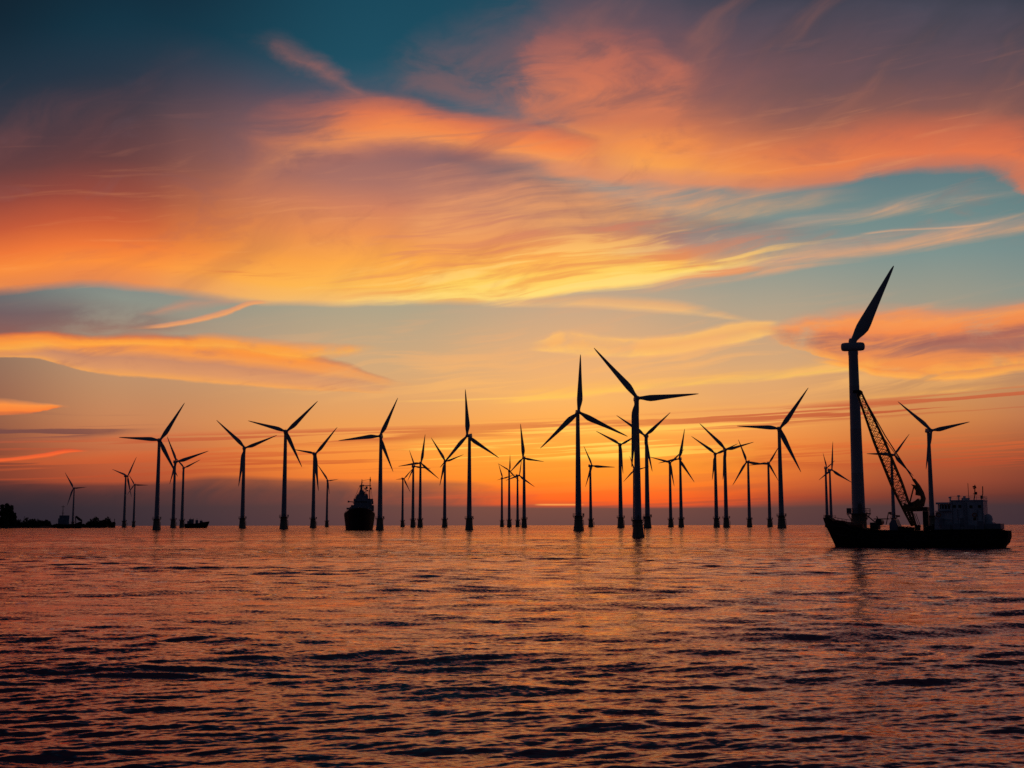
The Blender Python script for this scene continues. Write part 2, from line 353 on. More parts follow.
# dark bank on the horizon
BK = [(-80,(34,34,46)),(60,(42,39,50)),(200,(62,50,58)),(350,(84,60,64)),(480,(100,68,66)),(640,(94,66,66)),(820,(78,56,60)),(1090,(52,43,53))]
stroke([(-80,525.5),(1090,525.5)], [(-80,46),(60,42),(150,44),(220,50),(330,48),(420,48),(480,46),(540,28),(700,24),(1090,32)], [(-80,.85),(420,.8),(470,.62),(520,.2),(1090,.15)],
       [(0,(0,0,0),1),(.7,(0,0,0),.97),(.9,(0,0,0),.75),(1,(0,0,0),0)], acol=BK, warp=(.5,.2,.25,.07))
stroke([(-80,525.5),(1090,525.5)], [(-80,17),(120,19),(300,22),(470,22),(540,21.5),(620,21),(1090,22)], [(-80,.6),(350,.85),(480,1),(1090,1)],
       [(0,(0,0,0),1),(.82,(0,0,0),.98),(1,(0,0,0),0)], acol=BK, warp=(.3,.06,.2,.03), fray=0)
stroke([(370,501),(450,499.5),(530,499)], [(370,3),(440,7),(535,9)], [(380,0),(430,.55),(500,.9),(530,.9),(545,0)],
       [(0,(190,70,50),0),(.4,(226,88,50),.85),(1,(200,90,60),0)], warp=(.3,.1,.2,.05), nz=('strip',.38,.55,.2))
stroke([(525,506),(610,506)], 3.0, [(532,0),(546,.8),(570,.8),(588,0)], [(0,(255,120,50),0),(.45,(255,178,92),1),(1,(255,110,45),0)], warp=(.1,.04,.1,.02))

# fine cirrus fibres across the whole upper sky
stroke([(-80,300),(300,306),(560,300),(800,262),(1090,240)], [(-80,200),(560,250),(1090,230)], [(-80,.5),(300,.6),(700,.75),(1090,.6)],
       [(0,(255,180,100),0),(.08,(255,186,104),.4),(.45,(246,160,100),.38),(.8,(190,116,96),.3),(1,(120,96,100),0)], warp=(1.4,.8,1.0,.4), nz=('fibre',.54,.74,.0), fray=0)
stroke([(-80,300),(300,306),(560,300),(800,262),(1090,240)], [(-80,230),(560,270),(1090,240)], [(-80,.5),(300,.6),(700,.6),(1090,.6)],
       [(0,(196,100,70),0),(.1,(198,104,72),.35),(.4,(150,92,88),.42),(.8,(84,76,90),.4),(1,(50,66,86),0)], warp=(1.4,.8,1.2,.5), nz=('fleece',.47,.30,.0), fray=0)
# behind and beside the camera the evening sky is dim blue
AA = M('ABSOLUTE', A)
rear, _ = RAMP(M('DIVIDE', E0, 90.0, clamp=True), [(0,(21,21,34)),(.12,(15,23,39)),(.4,(9,21,37)),(1,(5,15,30))])
deck_n, _ = NOISE(XYZ(M('DIVIDE', dx, M('ADD', E0, 12.0)), M('DIVIDE', dy, M('ADD', E0, 12.0)), 0.5), 160.0, 5, 0.55)
deckc, _ = RAMP(deck_n, [(.3,(24,32,54)),(.5,(62,50,68)),(.7,(118,74,80))])  # unseen mauve cloud overhead, added to tint the water's dark reflections
rear = MIX(M('MULTIPLY', RANGE(AA, 105.0, 55.0), RANGE(E0, 88.0, 50.0)), rear, deckc)
side = RANGE(AA, 25.0, 56.0)
up = RANGE(E0, 27.0, 58.0)
col = MIX(M('MAXIMUM', side, up), col, rear)
bg = N("ShaderNodeBackground"); L(col, bg.inputs[0]); bg.inputs[1].default_value = 1.08
sky = N("ShaderNodeTexSky"); sky.sky_type = 'NISHITA'; sky.sun_disc = False
sky.sun_elevation = math.radians(SUN_EL); sky.sun_rotation = math.radians(SUN_AZ)
sky.altitude = 5; sky.air_density = 1.0; sky.dust_density = 2.0
bg2 = N("ShaderNodeBackground"); L(sky.outputs[0], bg2.inputs[0]); bg2.inputs[1].default_value = 0.05
mx = N("ShaderNodeMixShader"); mx.inputs[0].default_value = 0.08
L(bg.outputs[0], mx.inputs[1]); L(bg2.outputs[0], mx.inputs[2])
ow = N("ShaderNodeOutputWorld"); L(mx.outputs[0], ow.inputs[0])
world.cycles.sampling_method = 'MANUAL'
world.cycles.sample_map_resolution = 512
# ------------------------------------------------------------------ tagging helpers
def tag(o, label=None, cat=None, group=None, kind=None):
    if label: o["label"] = label
    if cat: o["category"] = cat
    if group: o["group"] = group
    if kind: o["kind"] = kind
    return o

# ------------------------------------------------------------------ the sea: one sheet out to the horizon, real waves near by
rng = np.random.default_rng(7)
def wave_set():
    comps = []
    for lam in np.geomspace(0.30, 24.0, 98):
        lam *= rng.uniform(0.95, 1.05)
        th = rng.normal(-0.17, 0.42 if lam < 1.0 else 0.22) + (0.55 if rng.random() < 0.22 else 0.0)   # crests lie across the view, slightly slanted
        slope = float(np.interp(math.log(lam), np.log([0.3, 0.5, 0.9, 1.6, 3.0, 5.0, 8.0, 12.0, 24.0]), [0.024, 0.033, 0.032, 0.024, 0.016, 0.014, 0.014, 0.011, 0.005]))
        k = 2 * math.pi / lam
        comps.append((k * math.sin(th), k * math.cos(th), slope / k, lam, rng.uniform(0, 6.283)))
    return comps
WAVES = wave_set()

def build_sea():
    rings = [3.0]
    while rings[-1] < 2200:
        r = rings[-1]
        rings.append(r + min(max(0.42 * r * r / (F * CAM_H), 0.030), 0.42 + max(0.0, r - 180) * 0.006))
    while rings[-1] < 90000: rings.append(rings[-1] * 1.06)
    R = np.array(rings)
    fine = np.radians(np.arange(-44, 44.01, 0.08))
    coarse = np.radians(np.linspace(44, 316, 92)[1:-1])
    T = np.concatenate([fine, coarse])
    nr, nt = len(R), len(T)
    X = (R[:, None] * np.sin(T)[None, :]).astype(np.float32)
    Y = (R[:, None] * np.cos(T)[None, :]).astype(np.float32)
    dr = np.gradient(R)
    dt = np.full(nt, math.radians(0.08)); dt[len(fine):] = math.radians(3.0)
    step = np.maximum(dr[:, None], R[:, None] * dt[None, :]).astype(np.float32)
    Z = np.zeros_like(X)
    # gusts: stretches of livelier and calmer water
    G = 1.0 + 0.28 * np.sin(X * 0.05 + Y * 0.11 + 0.6) * np.sin(X * 0.021 - Y * 0.043 + 2.0) + 0.22 * np.sin(X * 0.23 + Y * 0.31 + 1.1) * np.sin(X * 0.17 - Y * 0.27)
    n_far = np.searchsorted(R, 1500)
    for kx, ky, am, lam, ph in WAVES:
        s = slice(0, n_far)
        f = np.clip((lam / 2.2 - step[s]) / (lam / 4.0), 0, 1)
        p = kx * X[s] + ky * Y[s] + ph
        p = p + 0.55 * np.sin(0.31 * (kx * Y[s] - ky * X[s]) + ph * 3)
        c = np.sin(p)
        Z[s] += f * am * (c + 0.22 * np.cos(2 * p))    # sharper crests
    Z *= G
    co = np.stack([X, Y, Z], -1).reshape(-1, 3)
    i = np.arange(nr - 1)[:, None]; j = np.arange(nt)[None, :]; jn = (j + 1) % nt
    q = np.stack(np.broadcast_arrays(i * nt + j, i * nt + jn, (i + 1) * nt + jn, (i + 1) * nt + j), -1).reshape(-1, 4)
    nq = len(q)
    cap = np.arange(nt)                        # the small disc under the camera
    me = bpy.data.meshes.new("water")
    me.vertices.add(len(co)); me.vertices.foreach_set("co", co.ravel())
    me.loops.add(nq * 4 + nt)
    me.loops.foreach_set("vertex_index", np.concatenate([q.ravel(), cap[::-1]]).astype(np.int32))
    me.polygons.add(nq + 1)
    me.polygons.foreach_set("loop_start", np.concatenate([np.arange(nq) * 4, [nq * 4]]).astype(np.int32))
    me.polygons.foreach_set("use_smooth", np.ones(nq + 1, dtype=bool))
    me.update(calc_edges=True)
    o = bpy.data.objects.new("water", me)
    SC.collection.objects.link(o)
    return o

def sea_material():
    m = bpy.data.materials.new("sea_water"); m.use_nodes = True
    nt = m.node_tree; nt.nodes.clear()
    out = nt.nodes.new("ShaderNodeOutputMaterial"); mixs = nt.nodes.new("ShaderNodeMixShader")
    body = nt.nodes.new("ShaderNodeBsdfDiffuse"); body.inputs[0].default_value = (0.028, 0.022, 0.055, 1)   # dark purplish body colour
    gl = nt.nodes.new("ShaderNodeBsdfGlossy"); gl.inputs["Color"].default_value = (1.0, 0.71, 0.75, 1); gl.inputs["Roughness"].default_value = 0.07  # gloss tinted copper: sunset warmth painted into the reflection, not seawater's own colour
    fr = nt.nodes.new("ShaderNodeFresnel"); fr.inputs[0].default_value = 1.333
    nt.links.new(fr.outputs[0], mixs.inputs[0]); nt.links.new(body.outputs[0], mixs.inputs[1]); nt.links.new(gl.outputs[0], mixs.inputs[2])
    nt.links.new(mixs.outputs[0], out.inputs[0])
    g = nt.nodes.new("ShaderNodeTexCoord")
    geo = nt.nodes.new("ShaderNodeNewGeometry")
    def nz(sx, sy, sc, det, rot, rough=0.55):
        mp = nt.nodes.new("ShaderNodeMapping"); nt.links.new(g.outputs["Object"], mp.inputs[0])
        mp.inputs["Scale"].default_value = (sx, sy, 1); mp.inputs["Rotation"].default_value = (0, 0, rot)
        n = nt.nodes.new("ShaderNodeTexNoise"); n.inputs["Scale"].default_value = sc
        n.inputs["Detail"].default_value = det; n.inputs["Roughness"].default_value = rough
        nt.links.new(mp.outputs[0], n.inputs["Vector"])
        return n
    def vm(op, a, bb):
        n = nt.nodes.new("ShaderNodeVectorMath"); n.operation = op
        for s, v in zip(n.inputs, (a, bb)):
            if isinstance(v, tuple): s.default_value = v
            else: nt.links.new(v, s)
        return n.outputs[0]
    # ripples tilt the normal directly: slopes in metres, longer across the wind
    fine = nz(0.8, 2.6, 5.0, 4, 0.10)
    mid = nz(0.40, 1.7, 1.1, 4, -0.06)
    s1 = vm('MULTIPLY', vm('SUBTRACT', fine.outputs["Color"], (0.5, 0.5, 0.5)), (0.40, 0.80, 0.0))
    s2 = vm('MULTIPLY', vm('SUBTRACT', mid.outputs["Color"], (0.5, 0.5, 0.5)), (0.40, 0.80, 0.0))
    long_ = nz(0.25, 1.0, 0.30, 3, -0.10)
    s3 = vm('MULTIPLY', vm('SUBTRACT', long_.outputs["Color"], (0.5, 0.5, 0.5)), (0.20, 0.80, 0.0))
    # further out than the modelled waves the longer waves are carried by the normal alone
    far = nt.nodes.new("ShaderNodeVectorMath"); far.operation = 'LENGTH'; nt.links.new(g.outputs["Object"], far.inputs[0])
    def fade(v, a, b, lo):
        q = nt.nodes.new("ShaderNodeMapRange"); nt.links.new(far.outputs["Value"], q.inputs[0])
        for k, w in zip((1, 2, 3, 4), (a, b, lo, 1.0)): q.inputs[k].default_value = w
        t = nt.nodes.new("ShaderNodeVectorMath"); t.operation = 'SCALE'
        nt.links.new(v, t.inputs[0]); nt.links.new(q.outputs[0], t.inputs["Scale"]); return t.outputs[0]
    s2 = fade(s2, 30.0, 160.0, 0.30); s3 = fade(s3, 90.0, 420.0, 0.0)
    # wind lanes: bands of rougher and smoother water
    lane = nz(0.003, 0.018, 1.0, 5, 0.03)
    mr = nt.nodes.new("ShaderNodeMapRange"); nt.links.new(lane.outputs["Fac"], mr.inputs[0])
    for k, v in zip((1, 2, 3, 4), (0.35, 0.65, 0.6, 1.4)): mr.inputs[k].default_value = v
    # one broad gust and one slick lie across the water some two hundred metres out
    sep = nt.nodes.new("ShaderNodeSeparateXYZ"); nt.links.new(g.outputs["Object"], sep.inputs[0])
    wob = nt.nodes.new("ShaderNodeMath"); wob.operation = 'MULTIPLY_ADD'
    nt.links.new(lane.outputs["Fac"], wob.inputs[0]); wob.inputs[1].default_value = 130.0; nt.links.new(sep.outputs[1], wob.inputs[2])
    gu = nt.nodes.new("ShaderNodeValToRGB")
    dv = nt.nodes.new("ShaderNodeMath"); dv.operation = 'DIVIDE'; nt.links.new(wob.outputs[0], dv.inputs[0]); dv.inputs[1].default_value = 800.0
    nt.links.new(dv.outputs[0], gu.inputs[0])
    el = gu.color_ramp.elements
    stops = [(0.0, .45), (.24, .45), (.27, .36), (.30, .36), (.335, .8), (.41, .85), (.46, .55), (.6, .6), (1.0, .6)]
    while len(el) < len(stops): el.new(.5)
    for e_, (q, v) in zip(el, stops): e_.position = q; e_.color = (v, v, v, 1)
    mg = nt.nodes.new("ShaderNodeMath"); mg.operation = 'MULTIPLY'; nt.links.new(gu.outputs[0], mg.inputs[0]); mg.inputs[1].default_value = 2.0
    mm = nt.nodes.new("ShaderNodeMath"); mm.operation = 'MULTIPLY'; nt.links.new(mr.outputs[0], mm.inputs[0]); nt.links.new(mg.outputs[0], mm.inputs[1])
    mr = mm
    sc = nt.nodes.new("ShaderNodeVectorMath"); sc.operation = 'SCALE'
    nt.links.new(vm('ADD', vm('ADD', s1, s2), s3), sc.inputs[0]); nt.links.new(mr.outputs[0], sc.inputs["Scale"])
    nn = nt.nodes.new("ShaderNodeVectorMath"); nn.operation = 'NORMALIZE'
    nt.links.new(vm('ADD', geo.outputs["Normal"], sc.outputs[0]), nn.inputs[0])
    for sh in (body, gl, fr): nt.links.new(nn.outputs[0], sh.inputs["Normal"])
    return m

water = build_sea()
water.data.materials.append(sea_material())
tag(water, kind="structure")
water["label"] = "choppy open sea reflecting the orange sunset sky"
# ------------------------------------------------------------------ mesh helpers
def link(o, parent=None):
    SC.collection.objects.link(o)
    if parent: o.parent = parent
    return o

def empty(name, loc=(0, 0, 0), rz=0.0, scale=1.0):
    o = bpy.data.objects.new(name, None)
    o.empty_display_size = 1.0
    o.location = loc; o.rotation_euler = (0, 0, rz); o.scale = (scale,) * 3
    return link(o)

class MB:
    """collects boxes, tubes, lathes and prisms into one mesh"""
    def __init__(s): s.bm = bmesh.new()
    def quad_ring(s, rings, closed=True, caps=True):
        vs = [[s.bm.verts.new(p) for p in r] for r in rings]
        n = len(vs[0])
        for a, b in zip(vs, vs[1:]):
            for i in range(n if closed else n - 1):
                s.bm.faces.new((a[i], a[(i + 1) % n], b[(i + 1) % n], b[i]))
        if caps and n > 2:
            s.bm.faces.new(vs[0][::-1]); s.bm.faces.new(vs[-1])
        return s
    def lathe(s, prof, seg=24, at=(0, 0, 0)):
        return s.quad_ring([[(at[0] + r * math.cos(2 * math.pi * k / seg), at[1] + r * math.sin(2 * math.pi * k / seg), at[2] + z) for k in range(seg)] for r, z in prof])
    def tube(s, pts, r, seg=8, r2=None):
        pts = [Vector(p) for p in pts]; r2 = r if r2 is None else r2
        rings = []
        for i, p in enumerate(pts):
            d = (pts[min(i + 1, len(pts) - 1)] - pts[max(i - 1, 0)]).normalized()
            ref = Vector((0, 1, 0)) if abs(d.y) < 0.9 else Vector((1, 0, 0))
            u = d.cross(ref).normalized(); v = d.cross(u)
            q = r + (r2 - r) * i / max(1, len(pts) - 1)
            rings.append([p + u * q * math.cos(2 * math.pi * k / seg) + v * q * math.sin(2 * math.pi * k / seg) for k in range(seg)])
        return s.quad_ring(rings)
    def box(s, c, size, rz=0.0, bevel=0.0, taper=1.0):
        x, y, z = (q / 2 for q in size)
        pts = []
        for dz, t in ((-z, 1.0), (z, taper)):
            for dx, dy in ((-x, -y), (x, -y), (x, y), (-x, y)):
                px, py = dx * t, dy * t
                pts.append((c[0] + px * math.cos(rz) - py * math.sin(rz), c[1] + px * math.sin(rz) + py * math.cos(rz), c[2] + dz))
        v = [s.bm.verts.new(p) for p in pts]
        fs = [s.bm.faces.new([v[i] for i in f]) for f in ((3, 2, 1, 0), (4, 5, 6, 7), (0, 1, 5, 4), (1, 2, 6, 5), (2, 3, 7, 6), (3, 0, 4, 7))]
        if bevel:
            ed = list({e for f in fs for e in f.edges})
            bmesh.ops.bevel(s.bm, geom=ed, offset=bevel, segments=2, affect='EDGES', profile=0.6)
        return s
    def prism(s, poly, y0, y1):
        """an x-z outline with depth along y"""
        return s.quad_ring([[(x, y0, z) for x, z in poly], [(x, y1, z) for x, z in poly]])
    def build(s, name, mat, parent=None, smooth=False, label=None):
        me = bpy.data.meshes.new(name)
        bmesh.ops.recalc_face_normals(s.bm, faces=s.bm.faces)
        s.bm.to_mesh(me); s.bm.free()
        if smooth:
            me.polygons.foreach_set("use_smooth", [True] * len(me.polygons))
            try: me.set_sharp_from_angle(angle=math.radians(38))
            except Exception: pass
        me.materials.append(mat)
        o = bpy.data.objects.new(name, me)
        if label: o["label"] = label
        return link(o, parent)

def paint(name, c1, c2, rough=0.5, scale=3.0, metal=0.0, streak=1.0, bump=0.0, spec=0.4):
    """weathered paint: two tones mixed by streaky noise"""
    m = bpy.data.materials.new(name); m.use_nodes = True
    nt = m.node_tree; b = nt.nodes["Principled BSDF"]
    tcn = nt.nodes.new("ShaderNodeTexCoord"); mp = nt.nodes.new("ShaderNodeMapping")
    nt.links.new(tcn.outputs["Object"], mp.inputs[0]); mp.inputs["Scale"].default_value = (1, 1, streak)
    n = nt.nodes.new("ShaderNodeTexNoise"); n.inputs["Scale"].default_value = scale; n.inputs["Detail"].default_value = 6
    nt.links.new(mp.outputs[0], n.inputs["Vector"])
    r = nt.nodes.new("ShaderNodeValToRGB"); nt.links.new(n.outputs["Fac"], r.inputs[0])
    r.color_ramp.elements[0].position = 0.38; r.color_ramp.elements[1].position = 0.66
    r.color_ramp.elements[0].color = (*c1, 1); r.color_ramp.elements[1].color = (*c2, 1)
    nt.links.new(r.outputs[0], b.inputs["Base Color"])
    b.inputs["Roughness"].default_value = rough; b.inputs["Metallic"].default_value = metal
    b.inputs["Specular IOR Level"].default_value = spec
    if bump:
        bp = nt.nodes.new("ShaderNodeBump"); bp.inputs["Strength"].default_value = bump
        nt.links.new(n.outputs["Fac"], bp.inputs["Height"]); nt.links.new(bp.outputs[0], b.inputs["Normal"])
    return m

MAT = dict(
    tower=paint("turbine_paint", (0.38, 0.40, 0.42), (0.48, 0.49, 0.50), 0.5, 14.0, streak=0.2),
    blade=paint("blade_coating", (0.40, 0.42, 0.44), (0.50, 0.51, 0.52), 0.4, 9.0),
    nacelle=paint("nacelle_shell", (0.42, 0.44, 0.46), (0.54, 0.55, 0.56), 0.45, 30.0),
    found=paint("foundation_steel", (0.22, 0.20, 0.15), (0.42, 0.36, 0.20), 0.65, 22.0, streak=0.4),
    steel=paint("galvanised_steel", (0.14, 0.15, 0.16), (0.24, 0.25, 0.26), 0.5, 20.0, metal=0.5),
    hull=paint("black_hull_paint", (0.012, 0.013, 0.016), (0.030, 0.027, 0.026), 0.85, 0.7, streak=0.5, spec=0.12),
    white=paint("white_ship_paint", (0.55, 0.57, 0.60), (0.78, 0.79, 0.80), 0.45, 0.8, streak=0.3),
    grey=paint("grey_ship_paint", (0.22, 0.25, 0.28), (0.34, 0.37, 0.40), 0.5, 0.3, streak=0.4),
    red=paint("red_lit_paint", (0.20, 0.035, 0.02), (0.36, 0.07, 0.035), 0.55, 2.0),  # stands in for the red light falling on the deck rails
    crane=paint("crane_paint", (0.26, 0.115, 0.04), (0.42, 0.19, 0.06), 0.5, 2.0),
    dark=paint("dark_steel", (0.025, 0.026, 0.03), (0.06, 0.058, 0.055), 0.5, 2.0, metal=0.3),
    glass=paint("dark_window_glass", (0.010, 0.013, 0.018), (0.02, 0.024, 0.03), 0.08, 1.0),
    orange=paint("orange_plastic", (0.45, 0.13, 0.03), (0.55, 0.17, 0.04), 0.4, 2.0),
    leaf=paint("foliage", (0.045, 0.065, 0.035), (0.08, 0.115, 0.05), 0.8, 0.09),
    bark=paint("bark", (0.04, 0.03, 0.022), (0.08, 0.06, 0.045), 0.9, 0.5),
    soil=paint("shore_ground", (0.03, 0.03, 0.022), (0.07, 0.065, 0.045), 0.9, 0.02),
)

# ------------------------------------------------------------------ the turbines
OVER = 0.060                                # the rotor stands this far ahead of the tower (hub height = 1)

def proto_foundation(parent):
    m = MB().lathe([(.041, -.12), (.046, -.02), (.0465, .004), (.043, .010), (.0385, .05), (.0345, .09), (.0325, .125)], 20)
    m.lathe([(.0345, .084), (.038, .087), (.038, .091), (.0340, .094)], 20)
    m.lathe([(.0400, .030), (.0425, .033), (.0395, .036)], 20)
    f = m.build("foundation", MAT['found'], parent, True)
    p = MB().lathe([(.030, .122), (.049, .1225), (.050, .1245), (.050, .1285), (.030, .129)], 20)
    for k in range(10):
        a = 2 * math.pi * k / 10
        p.tube([(.048 * math.cos(a), .048 * math.sin(a), .128), (.048 * math.cos(a), .048 * math.sin(a), .147)], .0009, 5)
        p.tube([(.034 * math.cos(a), .034 * math.sin(a), .103), (.047 * math.cos(a), .047 * math.sin(a), .1225)], .0014, 5)
    for z in (.138, .147):
        p.tube([(.048 * math.cos(2 * math.pi * k / 20), .048 * math.sin(2 * math.pi * k / 20), z) for k in range(21)], .0009, 5)
    p.box((.042, -.012, .139), (.010, .012, .018))
    p.build("platform", MAT['steel'], f)
    b = MB()
    for s in (-.007, .007):
        b.tube([(s + .03, -.053, -.03), (s + .03, -.053, .075), (s + .027, -.036, .095)], .0022, 6)
    for k in range(14):
        b.tube([(.023, -.053, -.01 + k * .007), (.037, -.053, -.01 + k * .007)], .0008, 4)
    for z in (.01, .06):
        b.tube([(.03, -.053, z), (.020, -.030, z)], .0018, 5)
    b.build("boat_landing", MAT['steel'], f)
    return f

def proto_tower(parent):
    pr = [(.0265, .126), (.0262, .20)]
    for z, r in ((.36, .0240), (.60, .0208), (.82, .0178)):
        pr += [(r + .0001, z - .002), (r + .0004, z), (r, z + .002)]
    pr += [(.0162, .968), (.0170, .972), (.0170, .980)]
    t = MB().lathe(pr, 24).build("tower", MAT['tower'], parent, True)
    MB().box((0, -.0262, .148), (.010, .004, .024), bevel=.001).build("door", MAT['steel'], t)
    return t

def proto_nacelle(parent):
    rings = []
    for y, w, h in ((-.044, .011, .012), (-.040, .016, .0165), (-.020, .0185, .0185), (.010, .019, .0195), (.034, .0175, .018), (.046, .013, .014), (.049, .008, .009)):
        rings.append([(w * math.copysign(abs(math.cos(q)) ** .6, math.cos(q)), y, 1.0 + h * math.copysign(abs(math.sin(q)) ** .6, math.sin(q))) for q in [2 * math.pi * k / 20 for k in range(20)]])
    m = MB().quad_ring(rings)
    m.box((0, .034, 1.022), (.026, .012, .010), bevel=.001)
    m.tube([(.006, .030, 1.022), (.006, .030, 1.044)], .0007, 5)
    return m.build("nacelle", MAT['nacelle'], parent, True)

def proto_hub(parent):
    rings = []
    for y, r in ((-.045, .0125), (-.050, .0165), (-.060, .0175), (-.068, .0165), (-.076, .0115), (-.081, .005), (-.0825, .001)):
        rings.append([(r * math.cos(2 * math.pi * k / 18), y, 1.0 + r * math.sin(2 * math.pi * k / 18)) for k in range(18)])
    return MB().quad_ring(rings).build("hub", MAT['nacelle'], parent, True)

def blade_mesh():
    """unit blade along +z from the hub centre"""
    rings = []
    for z, c, th, tw, off in ((.012, .044, .040, 0, 0), (.045, .040, .036, .02, 0), (.09, .050, .030, .16, .003), (.15, .070, .022, .24, .009), (.21, .082, .018, .22, .013),
                              (.28, .079, .0155, .18, .013), (.40, .066, .012, .12, .010), (.55, .051, .009, .08, .007), (.70, .038, .0065, .05, .004), (.84, .026, .0045, .03, .002), (.94, .0165, .003, .01, 0), (.985, .009, .002, 0, 0), (1.0, .003, .001, 0, 0)):
        c *= 1.28; th *= 1.2
        r = []
        for k in range(14):
            q = 2 * math.pi * k / 14
            x = c / 2 * math.cos(q); y = th / 2 * math.sin(q) * (1.0 - 0.45 * math.cos(q) if z > .1 else 1)
            x += off
            r.append((x * math.cos(tw) - y * math.sin(tw), x * math.sin(tw) + y * math.cos(tw) - 0.035 * z * z, z))
        rings.append(r)
    return rings

proto = empty("wind_turbine")
P_FOUND = proto_foundation(proto)
P_TOWER = proto_tower(proto)
P_NAC = proto_nacelle(proto)
P_HUB = proto_hub(proto)
P_BLADE = MB().quad_ring(blade_mesh()).build("blade", MAT['blade'], proto, True)

def copy_part(src, parent):
    c = src.copy(); SC.collection.objects.link(c); c.parent = parent
    for ch in src.children: copy_part(ch, c)
    return c

def place(px, base_y, hub_y, hmax=150.0, dist=None):
    """distance along the water and hub height from the rows of the waterline and of the hub"""
    d = ray(px, base_y)
    hz = math.hypot(d.x, d.y)
    if dist is None:
        dist = -CAM_H / d.z * hz if d.z < -1e-4 else 1e9
    dh = ray(px, hub_y); te = dh.z / math.hypot(dh.x, dh.y)
    if CAM_H + te * dist > hmax: dist = (hmax - CAM_H) / te
    return Vector((d.x / hz * dist, d.y / hz * dist, 0)), CAM_H + te * dist, dist

first = [True]
TURB_GROUP = "wind turbines standing in the sea"
def turbine(label, bx, by, hub, tips, dist=None, yaw=None, parts=True):
    loc, hh, dist = place(bx, by, hub[1], dist=dist)
    mpp = dist / (F * (1 + ((bx - W / 2) / F) ** 2) ** 0.5)     # metres per pixel there
    hpx = hh / mpp
    # the tower leans a little in the tilted picture; the rest of the hub's offset is the rotor overhang
    top = project(Vector((loc.x, loc.y, hh)))
    s = (hub[0] - top[0]) / (OVER * hpx)
    s = max(-0.62, min(0.62, s))
    psi = math.asin(s) if abs(s) > 0.12 else (0.14 if yaw is None else yaw)
    if yaw is not None: psi = yaw
    if first[0]:
        root = proto; root.location = loc
    else:
        root = proto.copy(); SC.collection.objects.link(root); root.location = loc
        for src in (P_FOUND, P_TOWER, P_NAC, P_HUB): copy_part(src, root)
    root.rotation_euler = (0, 0, -math.atan2(loc.x, loc.y) + psi)
    root.scale = (hh,) * 3
    tag(root, label, "wind turbine", TURB_GROUP)
    for i, (tx, ty) in enumerate(tips):
        if first[0] and i == 0: b = P_BLADE
        else:
            b = P_BLADE.copy(); SC.collection.objects.link(b); b.parent = root
        lx = (tx - hub[0]) * mpp / math.cos(psi) / hh
        lz = -(ty - hub[1]) * mpp / hh
        R = math.hypot(lx, lz)
        b.location = (0, -OVER, 1.0)
        b.rotation_euler = (0, math.atan2(lx, lz), 0)
        b.scale = (R, R, R)
    first[0] = False
    return root

def project(p):
    v = RCAM.transposed() @ (p - Vector((0, 0, CAM_H)))
    return W / 2 + F * v.x / -v.z, H / 2 - F * v.y / -v.z

